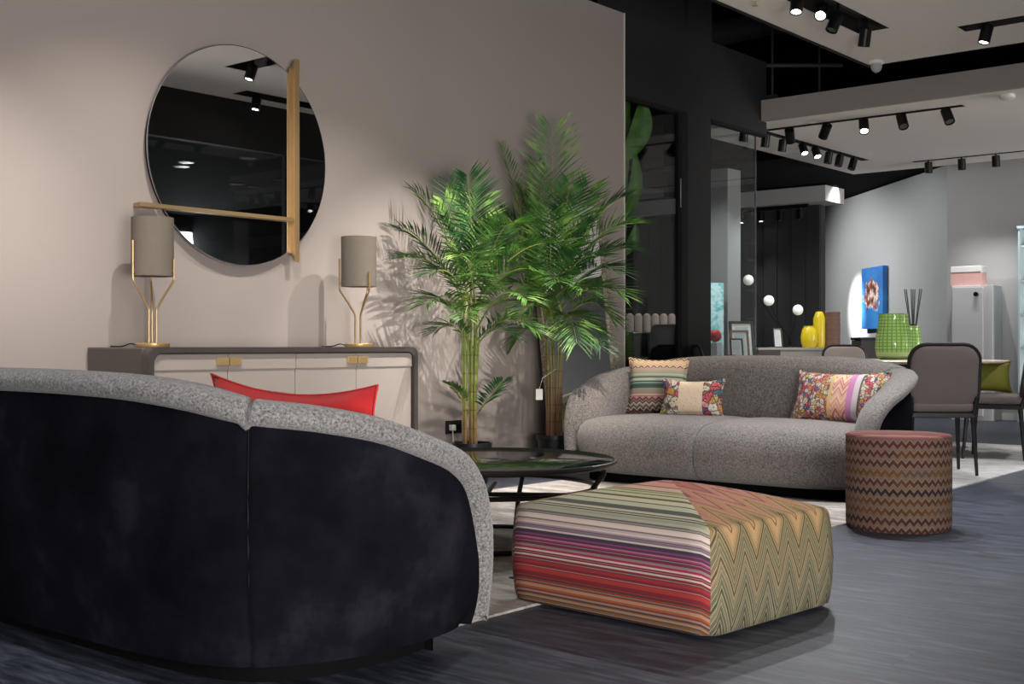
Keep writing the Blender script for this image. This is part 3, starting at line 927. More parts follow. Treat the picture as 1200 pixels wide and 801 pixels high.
# ---------------------------------------------------------------- pouf and stool
def pouf():
    t = thing('pouf', 'large square pouf in multicoloured stripes and zigzags on the rug edge', 'pouf', (-2.118, 3.335, .008), math.radians(-4.5))
    bm = B()
    rings = []
    def plan(k, hx, hy):
        a = 2 * PI * k / 64
        c, s = math.cos(a), math.sin(a); p = .11
        return hx * math.copysign(abs(c) ** p, c), hy * math.copysign(abs(s) ** p, s)
    zs = [(0, .95), (.006, .985), (.03, 1.0), (.08, 1.012), (.15, 1.020), (.22, 1.012), (.27, 1.0), (.292, .992), (.302, .982), (.309, .965)]
    for z, f in zs:
        rings.append([Vector((*plan(k, PHX * f, PHY * f), z)) for k in range(64)])
    for f in (.94, .86, .74, .60, .46, .32, .18, .04):
        z = .309 + .080 * (1 - (f / .965) ** 1.35)
        rings.append([Vector((*plan(k, PHX * f, PHY * f), z)) for k in range(64)])
    # evenly spread side points: resample each ring by arc length
    res = []
    for r in rings:
        L = [0.0]
        for a, b in zip(r, r[1:] + r[:1]): L.append(L[-1] + (b - a).length)
        nr = []
        for k in range(64):
            q = L[-1] * k / 64
            i = max(j for j in range(64) if L[j] <= q + 1e-9)
            f = (q - L[i]) / max(1e-9, L[i+1] - L[i])
            nr.append(r[i].lerp(r[(i + 1) % 64], f))
        res.append(nr)
    loft(bm, res)
    obj('cover', bm, M['pouf'], t, ang=80)
    bm = B(); box(bm, (-.425, -.31, .06), (-.403, -.285, .064)); obj('fabric_tag', bm, M['black'], t, smooth=False)
    # sewn edge along the bottom
    bm = B(); tube(bm, [Vector((p.x * .995, p.y * .995, .012)) for p in res[1]] + [res[1][0] * .995 + Vector((0, 0, .006))], .004, 5)
    obj('piping', bm, M['pouf'], t)
pouf()
t = thing('stool', 'round drum stool in brown zigzag knit beside the facing sofa', 'stool', (-2.215, 5.42, 0))
obj('cover', lathe(B(), [(.222, 0), (.230, .008), (.233, .03), (.234, .40), (.232, .418), (.224, .428), (.15, .4315), (.001, .433)], 72), M['stool'], t)
bm = B(); tube(bm, [(.233 * math.cos(2*PI*k/48), .233 * math.sin(2*PI*k/48), .421) for k in range(49)], .0035, 6); obj('piping', bm, M['stool'], t)

# ---------------------------------------------------------------- coffee table
t = thing('coffee_table', 'round coffee table with smoked glass top on dark bronze hoops', 'table', (-3.35, 3.85, .008))
obj('glass_top', lathe(B(), [(.001, .338), (.525, .338), (.53, .341), (.53, .347), (.525, .350), (.001, .350)], 80), M['glassblack'], t)
bm = B(); tube(bm, [(.535 * math.cos(2*PI*k/72), .535 * math.sin(2*PI*k/72), .340) for k in range(73)], .012, 8)
obj('rim', bm, M['dark_bronze'], t)
for k in range(4):
    a = 2 * PI * k / 4 + .35
    c, s = math.cos(a), math.sin(a)
    bm = B(); tube(bm, catmull([(.50*c, .50*s, .334), (.505*c, .505*s, .30), (.46*c, .46*s, .24), (.40*c, .40*s, .14), (.36*c, .36*s, .012)], 5), .011, 8)
    obj('leg', bm, M['dark_bronze'], t)
for rr, z in ((.455, .235), (.36, .012)):
    bm = B(); tube(bm, [(rr * math.cos(2*PI*k/60), rr * math.sin(2*PI*k/60), z) for k in range(61)], .010, 8)
    obj('hoop', bm, M['dark_bronze'], t)
for a in (.6, 2.2):
    c, s = math.cos(a), math.sin(a)
    bm = B(); tube(bm, [(.43*c, .43*s, .20), (-.43*c, -.43*s, .20)], .010, 8); obj('crossbar', bm, M['dark_bronze'], t)

# ---------------------------------------------------------------- sideboard
SX, SY0, SY1, SZ = -4.747, 3.15, 4.873, .824
t = thing('sideboard', 'low umber sideboard with taupe leather doors against the plain wall', 'sideboard', (-5.006, (SY0+SY1)/2, 0))
hw, hd = (SY1-SY0)/2, .258
def ring_frame(bm, w, h, iw, ih, r, ir, x0, x1, zc):
    o = rrect(w, h, r, 6); i = rrect(iw, ih, ir, 6)
    def V(p, x): return Vector((x, p[0], zc + p[1]))
    rings = [[V(p, x0) for p in o], [V(p, x1) for p in o], [V(p, x1) for p in i], [V(p, x0) for p in i], [V(p, x0) for p in o]]
    loft(bm, rings, True, False)
bm = B(); ring_frame(bm, 2*hw, SZ-.10, 2*hw-.052, SZ-.10-.052, .045, .05, hd-.06, hd, (SZ+.10)/2)
obj('front_frame', bm, M['umber'], t, ang=30)
obj('carcass', bx((-hd, -hw+.002, .102), (hd-.061, hw-.002, SZ-.001)), M['umber_side'], t, smooth=False, bevel=.008)
obj('plinth', bx((-hd+.05, -hw+.1, 0), (hd-.09, hw-.1, .102)), M['black'], t, smooth=False)
dw = (2*hw - .06) / 4
for k in range(4):
    y0 = -hw + .03 + k * dw
    zt = SZ - .032
    d = obj('door', bx((hd-.058, y0+.0018, .135), (hd-.022, y0+dw-.0018, zt)), M['door'], t, smooth=False, bevel=.004)
    bm = bx((hd-.0215, y0+.0018, zt-.075), (hd-.016, y0+dw-.0018, zt-.002))
    r = obj('top_rail', bm, M['door'], d, smooth=False, bevel=.002)
    if k < 4:
        ys = (y0+dw-.072, y0+dw-.003) if k in (0, 2) else (y0+.003, y0+.072)
        hnd = obj('handle', bx((hd-.0155, ys[0], zt-.055), (hd-.006, ys[1], zt-.018)), M['brass'], d, smooth=False, bevel=.002)

# ---------------------------------------------------------------- table lamps
def lamp(loc, a0, label, heights):
    t = thing('table_lamp', label, 'lamp', loc, 0, None)
    obj('base', lathe(B(), [(.001, 0), (.078, 0), (.080, .004), (.080, .016), (.076, .020), (.001, .020)], 40), M['brass'], t)
    for k in range(3):
        a = a0 + k * 2 * PI / 3
        c, s = math.cos(a), math.sin(a)
        bm = B()
        tube(bm, catmull([(.020*c, .020*s, .018), (.020*c, .020*s, .10), (.020*c, .020*s, .165), (.026*c, .026*s, .188), (.062*c, .062*s, .248), (.100*c, .100*s, .305), (.107*c, .107*s, .325), (.107*c, .107*s, .36), (.107*c, .107*s, heights[k])], 6), .0052, 8)
        obj('arm', bm, M['gold'], t)
        bm = B(); tube(bm, [(.098*c, .098*s, .36), (.107*c, .107*s, .36)], .004, 6); obj('shade_pin', bm, M['gold'], t)
    sh = lathe(B(), [(.097, .335), (.098, .335), (.098, .612), (.097, .612), (.095, .610), (.095, .337)], 48)
    obj('shade', sh, M['shade'], t)
    bm = B(); box(bm, (-.094, -.003, .60), (.094, .003, .604)); box(bm, (-.003, -.094, .60), (.003, .094, .604)); obj('spider', bm, M['gold'], t, smooth=False)
    bm = B(); lathe(bm, [(.018, .34), (.018, .42), (.03, .45), (.034, .48), (.02, .52), (.001, .53)], 16); obj('bulb', bm, M['shade'], t)
    bm = B(); tube(bm, catmull([(-.075*RT.x, -.075*RT.y, .008), (-.105*RT.x, -.105*RT.y, .016), (-.135*RT.x-.02, -.135*RT.y, .0035), (-.16*RT.x-.07, -.16*RT.y, .0035)], 5), .003, 6); obj('cord', bm, M['black'], t)
    return t
camang = math.atan2(-FW.y, -FW.x)
lamp((-5.00, 3.335, SZ), camang - math.radians(39), 'brass branching table lamp with taupe drum shade at left end of sideboard', (.50, .415, .45))
lamp((-5.00, 4.66, SZ), camang - math.radians(80), 'brass branching table lamp with taupe drum shade at right end of sideboard', (.49, .415, .45))

# ---------------------------------------------------------------- round mirror with shelf bars
t = thing('round_mirror', 'large round wall mirror crossed by two satin gold ledges', 'mirror', (-5.28, 4.035, 1.835))
def disc(x0, x1, r, n=96):
    rings = [[Vector((x, r*math.cos(2*PI*k/n), r*math.sin(2*PI*k/n))) for k in range(n)] for x in (x0, x1)]
    return loft(B(), rings)
RM = .577
obj('backing', disc(.001, .045, RM - .02), M['black'], t, ang=30)
obj('glass', disc(.046, .054, RM), M['mirror'], t, ang=30)
bm = B(); tube(bm, [(.050, (RM+.001)*math.cos(2*PI*k/96), (RM+.001)*math.sin(2*PI*k/96)) for k in range(97)], .0042, 6); obj('bevelled_edge', bm, M['mirror_edge'], t)
yb = 4.375 - 4.035
def wedge(pts, y0, y1):      # polygon in x,z extruded along y
    return loft(B(), [[Vector((x, y0, z)) for x, z in pts], [Vector((x, y1, z)) for x, z in pts]])
zt, zb = .570, -.545
bm = wedge([(.002, zt-.0), (.105, zt+.0), (.105, zb), (.002, zb)], yb - .012, yb + .012)
obj('upright_ledge', wedge([(.0555, zt-.04), (.088, zt), (.088, zb), (.0555, zb+.04)], yb-.012, yb+.012), M['gold'], t, smooth=False, bevel=.001); bm.free()
obj('upright_back', bx((.0555, yb-.030, zb+.05), (.060, yb-.0125, zt-.05)), M['gold'], t, smooth=False)
obj('upright_lip', bx((.078, yb+.0125, zb), (.088, yb+.022, zt)), M['gold'], t, smooth=False, bevel=.001)
zl = 1.522 - 1.835
def hw_(pts, z0, z1): return loft(B(), [[Vector((x, y, z0)) for x, y in pts], [Vector((x, y, z1)) for x, y in pts]])
obj('cross_ledge', hw_([(.002, -.625), (.085, -.640), (.085, yb-.0125), (.0555, yb-.0125), (.0555, -.50), (.002, -.52)], zl-.010, zl+.010), M['gold'], t, smooth=False, bevel=.001)

# wall socket
pz = at(531, 500, 7.79)
t = thing('wall_socket', 'black double wall socket low on the wall behind left palm', 'socket', (-5.28, pz.y, pz.z))
obj('plate', bx((0, -.075, -.042), (.008, .075, .042)), M['black'], t, smooth=False, bevel=.003)
for s in (-1, 1): obj('outlet', (lambda b: (loft(b, [[Vector((.0085, s*.036+.026*math.cos(2*PI*k/20), .026*math.sin(2*PI*k/20))) for k in range(20)], [Vector((.0105, s*.036+.024*math.cos(2*PI*k/20), .024*math.sin(2*PI*k/20))) for k in range(20)]]), b)[-1])(B()), M['steel'], t)
obj('plug', bx((.011, -.052, -.02), (.045, -.02, .016)), M['white'], t, smooth=False, bevel=.004)
bm = B(); tube(bm, catmull([(.03, -.036, -.02), (.034, -.036, -.10), (.03, -.03, -.22), (.04, -.02, -.29)], 5), .004, 6); obj('plug_cord', bm, M['white'], t)

# ---------------------------------------------------------------- leaning mirror
t = thing('leaning_mirror', 'tall mirror with mosaic frame leaning on the wall behind right palm', 'mirror', (-5.035, 6.90, 0))
t.rotation_euler = (0, -math.radians(6.6), 0)
hw2, hh = .43, 1.93
bm = B(); ring_frame(bm, 2*hw2, hh, 2*hw2-.14, hh-.14, .004, .004, -.018, .018, hh/2)
obj('frame', bm, M['mosaic'], t, smooth=False)
obj('glass', bx((-.006, -hw2+.069, .069), (.004, hw2-.069, hh-.069)), M['mirror'], t, smooth=False)
obj('backboard', bx((-.016, -hw2+.06, .06), (-.007, hw2-.06, hh-.06)), M['black'], t, smooth=False)

# ---------------------------------------------------------------- palms
XMIN = [-99]      # nothing grows through the wall
def leaflet(bm, base, d, up, L, w, droop):
    d = d.normalized(); sd = d.cross(up).normalized()
    p0 = base; p1 = base + d * L * .45 + Vector((0, 0, -droop * L * .12)); p2 = base + d * L + Vector((0, 0, -droop * L * .5))
    n = sd.cross(d).normalized() * w * .35
    v = [bm.verts.new((max(q.x, XMIN[0]), q.y, q.z)) for q in (p0, p1 + sd * w/2 + n, p1, p1 - sd * w/2 + n, p2)]
    bm.faces.new((v[0], v[1], v[2])); bm.faces.new((v[0], v[2], v[3]))
    bm.faces.new((v[1], v[4], v[2])); bm.faces.new((v[2], v[4], v[3]))

def frond(parent, root, tip, sag, mats, rng, ll=.24, side=None, pairs=30, ctrl=None):
    pairs = int(pairs * 1.08)
    """root, tip in the plant's local axes; ctrl bends the midrib upward before it arches over"""
    root, tip = Vector(root), Vector(tip)
    c = Vector(ctrl) if ctrl else (root + tip) / 2 + Vector((0, 0, sag))
    pts = [root * (1-u)**2 + c * 2*u*(1-u) + tip * u*u for u in [k/24 for k in range(25)]]
    for q in pts: q.x = max(q.x, XMIN[0] + .006)
    bm = B(); tube(bm, pts, [.0062 * (1 - .75 * k/24) for k in range(25)], 5)
    rb = obj('midrib', bm, mats[1], None); 
    bm = B()
    for k in range(pairs):
        f = .24 + .76 * (k + .5) / pairs
        i = min(int(f * 24), 23); g = f * 24 - i
        p = pts[i].lerp(pts[i+1], g); tn = (pts[i+1] - pts[i]).normalized()
        if side is not None: sdv = side
        else:
            sdv = tn.cross(Vector((0, 0, 1)))
            if sdv.length < .25: sdv = Vector((math.cos(rng.random()*6), math.sin(rng.random()*6), 0))
        sdv = (sdv - tn * sdv.dot(tn)).normalized()
        up = sdv.cross(tn).normalized()
        if up.z < 0 and side is None: up = -up
        lf = ll * (.55 + .75 * math.sin(PI * min(1, .12 + .80 * (f - .24) / .76)))*.92
        fold = .30
        fwd = .65 + .75 * ((f - .24) / .76) ** 1.5
        for sg in (-1, 1):
            d = sdv * sg + tn * fwd + up * fold + Vector((rng.uniform(-.12, .12), rng.uniform(-.12, .12), rng.uniform(-.12, .12)))
            leaflet(bm, p, d, up, lf * rng.uniform(.85, 1.1), .0125, rng.uniform(.1, .5))
    fo = obj('frond', bm, mats[0] if rng.random() < .65 else mats[2], parent, ang=180)
    rb.parent = fo
    return fo

def palm(px, d, label, fronds, canes, cane_mat, seed, pot_r=.118, rim=.245, low=0):
    rng = random.Random(seed)
    b = at(px, 405, d); b.z = 0
    XMIN[0] = -5.272 - b.x
    t = thing('potted_palm', label, 'palm', tuple(b))
    obj('pot', lathe(B(), [(.001, 0), (pot_r*.78, 0), (pot_r*.82, .01), (pot_r*.97, rim-.03), (pot_r*1.03, rim-.028), (pot_r*1.03, rim), (pot_r*.95, rim), (pot_r*.93, rim-.02)], 36), M['pot'], t)
    obj('soil', lathe(B(), [(pot_r*.92, rim-.03), (pot_r*.5, rim-.015), (.001, rim-.012)], 24), M['soil'], t)
    roots = []
    for k in range(canes):
        a = 2*PI*k/canes + rng.uniform(-.3, .3); r0 = rng.uniform(.012, .055); r1 = r0 + rng.uniform(.0, .03)
        h = rng.uniform(.80, 1.12)
        p = [(r0*math.cos(a), r0*math.sin(a), rim-.03), (r0*math.cos(a)*1.05, r0*math.sin(a)*1.05, h*.55), (r1*math.cos(a), r1*math.sin(a), h)]
        bm = B(); tube(bm, catmull(p, 6), [.0105 - .005*i/12 for i in range(13)], 7); obj('cane', bm, cane_mat, t)
        roots.append(Vector(p[2]))
    for i, (fx, fy, dd, h0, sag, ll, facing) in enumerate(fronds):
        tip = at(fx, fy, d + dd) - b
        tip.x = max(tip.x, -5.22 - b.x)
        if h0 > .55:
            r = min(roots, key=lambda q: abs(q.z - h0) + rng.random()*.2).copy(); r.z = h0
        else: r = Vector((rng.uniform(-.04, .04), rng.uniform(-.04, .04), h0))
        side = None
        if facing: side = (RT * math.cos(facing[0]) + FW * math.sin(facing[0])) if isinstance(facing, tuple) else RT.copy()
        frond(t, r, tip, sag, (M['leaf'], M['cane'], M['leaf_dark']), rng, ll, side, 34 if ll > .2 else 24)
    return t
# (tip px, tip py, depth offset, root height, upward bow, leaflet length, facing)
L1 = [(472, 302, -.2, .98, .22, .2, None), (500, 356, -.35, .92, .2, .2, None), (640, 285, -.15, 1.0, .22, .22, None), (628, 388, -.3, .86, .18, .2, None), (545, 372, -.6, .92, .2, .18, None), (520, 236, -.1, 1.05, .16, .2, (.8,)), (488, 226, -.15, 1.02, .22, .20, None), (470, 268, -.20, 1.00, .20, .20, None), (524, 214, .10, 1.05, .12, .18, 1), (548, 205, -.30, 1.08, .18, .22, (.6,)), (566, 232, .05, 1.05, .10, .20, 1),
      (602, 262, -.35, 1.02, .30, .22, None), (630, 318, -.25, .95, .26, .22, None), (618, 352, -.5, .92, .24, .20, None), (505, 320, -.35, .98, .24, .20, None), (512, 388, -.15, .80, .16, .16, None),
      (590, 446, -.20, .40, .02, .12, None), (538, 300, -.7, 1.0, .28, .20, None), (585, 300, .12, 1.0, .2, .2, None), (520, 262, .05, 1.0, .2, .2, None), (600, 392, -.1, .78, .16, .18, None), (528, 452, -.05, .42, .05, .11, None), (575, 262, -.2, 1.04, .14, .2, (.3,)), (556, 318, -.35, .98, .12, .2, 1)]
palm(553, 7.38, 'potted palm with green canes, the left of two by the wall', L1, 11, M['cane'], 3)
L2 = [(738, 292, -.15, 1.02, .28, .26, None), (728, 346, -.25, .98, .26, .25, None), (704, 408, -.35, .9, .2, .2, None), (598, 336, -.15, .98, .22, .22, None), (592, 250, .0, 1.0, .18, .22, None), (684, 340, -.45, .98, .22, .25, None), (690, 222, -.05, 1.06, .14, .26, (-.5,)), (648, 149, .05, 1.08, .0, .30, 1), (588, 172, .0, 1.05, .10, .17, (1.1,)), (733, 230, -.05, 1.05, .30, .26, None), (742, 262, -.3, 1.05, .30, .26, None), (722, 318, -.3, 1.0, .28, .24, None), (716, 372, -.2, .95, .26, .22, None),
      (668, 214, -.4, 1.05, .10, .26, (.3,)), (610, 226, .0, 1.02, .20, .22, None), (598, 292, -.2, 1.0, .26, .24, None), (612, 366, -.3, .95, .22, .22, None), (690, 262, .0, 1.05, .22, .26, None), (676, 402, -.5, .95, .26, .22, None),
      (645, 250, -.35, 1.0, .1, .28, 1), (700, 300, -.5, 1.0, .25, .24, None), (655, 330, -.6, 1.0, .25, .24, None), (604, 402, .0, .85, .18, .2, None), (628, 192, .1, 1.05, .05, .2, (.5,)), (700, 386, .05, .9, .22, .22, None)]
pr = palm(650, 8.06, 'taller potted palm with brown canes beside the facing sofa', L2, 12, M['cane_brown'], 11)
pt = at(632, 461, 7.90)
tg_ = thing('paper_tag', 'small white paper tag hanging on the right palm', 'tag', tuple(pt))
obj('card', bx((-.022, -.002, -.04), (.022, .002, .03)), M['white'], tg_, smooth=False, rot=(0, 0, YAW))
bm = B(); tube(bm, [(0, 0, .028), (.01, .02, .10), (.06, .10, .16)], .0015, 5); obj('string', bm, M['white'], tg_)

# broad-leaved plant behind the end of the wall
b = at(722, 405, 10.1); b.z = 0
t = thing('broad_leaf_plant', 'broad green leaves of a plant showing beyond the wall end', 'plant', tuple(b))
obj('pot', lathe(B(), [(.001, 0), (.15, 0), (.19, .40), (.175, .40), (.17, .37), (.001, .37)], 28), M['pot'], t)
def broad(tipw, basew, width, bend):
    base, tip = at(*basew) - b, at(*tipw) - b
    ax = (tip - base); L = ax.length
    sd = (RT * .9 + FW * .35).normalized()
    bm = B(); rings = []
    for k in range(15):
        f = k / 14
        p = base.lerp(tip, f) + (RT * bend) * math.sin(PI*f)
        w = width * math.sin(PI * f ** .8) ** .8 + .002
        rings.append([p - sd * w + FW * -.03 * w/width, p - sd * w*.5 , p + FW * .012, p + sd * w*.5, p + sd * w + FW * -.03 * w/width])
    loft(bm, rings, closed=False)
    o = obj('leaf', bm, M['banana'], t, ang=180)
    bm = B(); tube(bm, [Vector((0, 0, .37)), Vector((0, 0, .9)) + base * .0, (base + Vector((0, 0, .9))) * .5 , base], .010, 6); obj('stalk', bm, M['banana'], o)
broad((752, 112, 10.0), (733, 190, 10.0), .10, .06)
broad((744, 176, 10.1), (734, 256, 10.05), .06, .04)
broad((745, 262, 10.0), (733, 300, 10.0), .05, .02)
broad((738, 98, 10.2), (730, 240, 10.1), .05, -.02)

# ---------------------------------------------------------------- dining area
def rounded_pad(bm, w, h, r, t, bulge, M4):
    o = rrect(w, h, r, 6)
    vs0 = len(bm.verts)
    rings = []
    for f, y in ((.86, -t/2 - bulge), (.97, -t/2), (1.0, -t/4), (1.0, t/4), (.97, t/2), (.86, t/2 + bulge), (.5, t/2 + bulge*1.5), (.05, t/2 + bulge*1.6)):
        rings.append([M4 @ Vector((p[0]*f, y, p[1]*f)) for p in o])
    rings = [[M4 @ Vector((p[0]*f, -t/2 - bulge*q, p[1]*f)) for p in o] for f, q in ((.05, 1.6), (.5, 1.5))] + rings
    loft(bm, rings)
    return bm
def chair(loc, rz, label, fab):
    t = thing('dining_chair', label, 'chair', loc, rz)
    TB = Matrix.Translation((0, -.205, .625)) @ Matrix.Rotation(math.radians(9), 4, 'X')
    bm = rounded_pad(B(), .42, .40, .10, .034, .008, TB); obj('backrest', bm, fab, t, ang=50)
    o = rrect(.435, .415, .105, 6)
    bm = B(); pts = [TB @ Vector((p[0], 0, p[1])) for p in o]; tube(bm, pts + [pts[0]], .0125, 8); obj('back_frame', bm, M['chair_frame'], t)
    TS = Matrix.Translation((0, .01, .435)) @ Matrix.Rotation(PI/2, 4, 'X')
    bm = rounded_pad(B(), .44, .43, .07, .05, .010, TS); obj('seat', bm, fab, t, ang=50)
    bm = B(); box(bm, (-.205, -.19, .365), (.205, .21, .400)); obj('seat_frame', bm, M['chair_frame'], t, smooth=False, bevel=.006)
    for sx, sy in ((-1, -1), (1, -1), (-1, 1), (1, 1)):
        bm = B(); x0, y0 = sx * .19, .01 + sy * .18
        top = .50 if sy < 0 else .37
        pts = [(x0*1.08, y0 + sy*.03, 0), (x0, y0, .37)] + ([(x0 * 1.08, -.215, .50)] if sy < 0 else [])
        tube(bm, pts, [.010, .018] + ([.014] if sy < 0 else []), 8); obj('leg', bm, M['chair_frame'], t)
    return t
def head(v): return math.atan2(v.y, v.x) - PI/2
c1 = Vector((-2.955, 7.84, .008))
chair(tuple(c1), head(Vector((-.57, .82, 0))), 'taupe dining chair nearest us with its back turned, behind the stool', M['chair_fab'])
c2 = at(1171, 405, 8.95); c2.z = .008
chair(tuple(c2), head(-RT * .86 + FW * .50), 'taupe dining chair cut by right edge, facing left with olive cushion', M['chair_fab'])
c3 = at(1001, 405, 11.45); c3.z = 0
chair(tuple(c3), head(-FW + RT * .15), 'beige dining chair at the far side of the table, left of vases', M['chair_in'])
c4 = at(847, 405, 10.9); c4 = Vector((-5.2, 9.95, 0)); c4 = at(846, 405, 10.5); c4.z = 0
chair(tuple(at(849, 405, 10.2).xy) + (0,), head(RT), 'grey dining chair glimpsed beside the dark pillar behind facing sofa', M['chair_fab'])
# dining table
tc = at(1035, 405, 9.75); tc.z = 0
t = thing('dining_table', 'oval cream dining table with dark pedestal behind the facing sofa', 'table', tuple(tc), YAW)
def oval(f, z, n=64, a=.93, b_=.98): return [Vector((a*f*math.cos(2*PI*k/n), b_*f*math.sin(2*PI*k/n), z)) for k in range(n)]
obj('top', loft(B(), [oval(.2, .694), oval(.975, .694), oval(1, .704), oval(1, .714), oval(.995, .718), oval(.2, .718)]), M['tabletop'], t)
obj('underframe', loft(B(), [oval(.7, .655), oval(.78, .6935)]), M['chair_frame'], t)
obj('pedestal', lathe(B(), [(.001, 0.001), (.34, .001), (.34, .02), (.12, .05), (.10, .30), (.16, .60), (.30, .655)], 40), M['chair_frame'], t)

def vase_mat(name, a, b, rough=.12):
    g = G(name, rough, 0, .6)
    x, y, z = g.xyz(g.obj())
    s = g.mth('FRACT', g.mth('MULTIPLY', g.mth('ARCTAN2', y, x), 24 / (2*PI)))
    u = g.mth('FRACT', g.mth('MULTIPLY', z, 38))
    e = g.mth('MULTIPLY', g.mth('GREATER_THAN', s, .3), g.mth('GREATER_THAN', u, .3))
    g.col(g.mix(e, a, b))
    g.p.inputs['Transmission Weight'].default_value = .35
    g.bump(e, .6, .006)
    return g.m
M['vase_green'] = vase_mat('lime_glass', (.30, .66, .10), (.74, .95, .38))
M['vase_yellow'] = flat('yellow_ceramic', (.62, .47, .01), .35, 0, .5, .1)
M['box_brown'] = flat('brown_ribbed_box', (.17, .095, .07), .7, 0, .3, .1)
TZ = .718
def lathe_thing(name, label, cat, pos, prof, mat, n=40, group=None):
    t = thing(name, label, cat, pos, 0, group); obj('body', lathe(B(), prof, n), mat, t); return t
v1 = at(1047, 405, 9.95)
t = lathe_thing('glass_vase', 'large lime green ribbed glass vase on the dining table', 'vase', (v1.x, v1.y, TZ), [(.001, .0), (.10, 0), (.135, .03), (.145, .10), (.140, .18), (.125, .27), (.115, .36), (.119, .375), (.111, .375), (.105, .35), (.11, .2), (.12, .06), (.001, .03)], M['vase_green'])
obj('foot', lathe(B(), [(.101, .001), (.136, .028), (.140, .060), (.137, .062), (.10, .003)], 40), flat('pale_lime_glass', (.55, .72, .30), .15), t)
v2 = at(1067, 405, 10.25)
t = lathe_thing('glass_vase', 'smaller lime green glass vase just right of the large one', 'vase', (v2.x, v2.y, TZ), [(.001, .0), (.07, 0), (.09, .03), (.095, .12), (.085, .21), (.075, .27), (.078, .28), (.072, .28), (.07, .26), (.085, .1), (.001, .03)], M['vase_green'])
v3 = at(1070, 405, 10.50)
t = lathe_thing('reed_diffuser', 'dark fan of reeds standing behind the green glass vases', 'diffuser', (v3.x, v3.y, TZ), [(.001, 0), (.04, 0), (.045, .02), (.045, .20), (.02, .25), (.02, .30), (.014, .30), (.014, .24), (.001, .02)], M['dark_bronze'])
for k in range(7):
    a = (k - 3) / 3
    bm = B(); tube(bm, [Vector((0, 0, .10)), RT * (.075 * a) + FW * (.03 * math.sin(k*2.1)) + Vector((0, 0, .60))], .0045, 5); obj('reed', bm, M['chair_frame'], t)
pillow('olive velvet cushion on the seat of right edge dining chair', .42, .24, .12, M['olive'], tuple((c2 + FW * .17 - RT * .05).xy) + (.595,), head(-FW), .12)

# counter with lamp, vases and frames
cA, cB = at(884, 405, 12.6), at(986, 405, 12.6)
cc = (cA + cB) / 2
t = thing('console', 'long beige console carrying yellow vases before the dark panelled wall', 'console', (cc.x, cc.y, 0), YAW)
wC = (cB - cA).length / 2
M['beige_lac'] = flat('beige_lacquer', (.30, .27, .24), .5)
obj('carcass', bx((-wC, -.22, .06), (wC, .22, .785)), M['beige_lac'], t, smooth=False, bevel=.004)
obj('top', bx((-wC-.01, -.23, .786), (wC+.01, .23, .812)), M['beige_lac'], t, smooth=False, bevel=.003)
obj('end_panel', bx((-wC, -.228, .06), (-wC+.22, -.221, .784)), M['umber'], t, smooth=False)
obj('plinth', bx((-wC+.05, -.17, 0), (wC-.05, .18, .06)), M['black'], t, smooth=False)
CZ = .812
def onc(px, off=0): 
    p = at(px, 405, 12.6 + off); return (p.x, p.y, CZ)
lathe_thing('ceramic_vase', 'short rounded yellow vase on the console', 'vase', onc(948, -.08), [(.001, 0), (.062, 0), (.082, .05), (.085, .11), (.07, .18), (.05, .215), (.055, .225), (.045, .225), (.04, .2), (.001, .05)], M['vase_yellow'])
lathe_thing('ceramic_vase', 'tall slim yellow vase right of the short one on console', 'vase', onc(960, .08), [(.001, 0), (.055, 0), (.062, .05), (.062, .30), (.04, .36), (.03, .375), (.024, .37), (.02, .3), (.001, .05)], M['vase_yellow'])
t = lathe_thing('canister', 'brown cylindrical canister at right end of the console', 'canister', onc(975, .10), [(.001, 0), (.082, 0), (.082, .345), (.085, .347), (.085, .37), (.001, .372)], M['box_brown'])
for k in range(6): obj('hoop', lathe(B(), [(.0825, .04 + k*.05), (.0845, .045 + k*.05), (.0845, .052 + k*.05), (.0825, .057 + k*.05)], 40), M['box_brown'], t)
# globe lamp: three white globes on a branching dark stem
lp = Vector(onc(925, .12))
t = thing('globe_lamp', 'dark branching lamp with three white globes at left of console', 'lamp', tuple(lp))
obj('base', lathe(B(), [(.001, 0), (.07, 0), (.07, .012), (.012, .018), (.001, .018)], 24), M['steel'], t)
M['globe'] = emis('opal_globe', (.80, .78, .72), .12)
for i, (px, py) in enumerate(((877, 328), (901, 352), (935, 363))):
    e = at(px, py, 12.7) - lp
    bm = B(); tube(bm, catmull([(0, 0, .012), (0, 0, .10), e * .5 + Vector((0, 0, .02)), e], 6), .006, 6); s_ = obj('stem', bm, M['steel'], t)
    rr = .055
    obj('globe', lathe(B(), [(rr*math.sin(PI*k/10)+.0005, -rr*math.cos(PI*k/10)) for k in range(11)], 20, tuple(e)), M['globe'], s_)
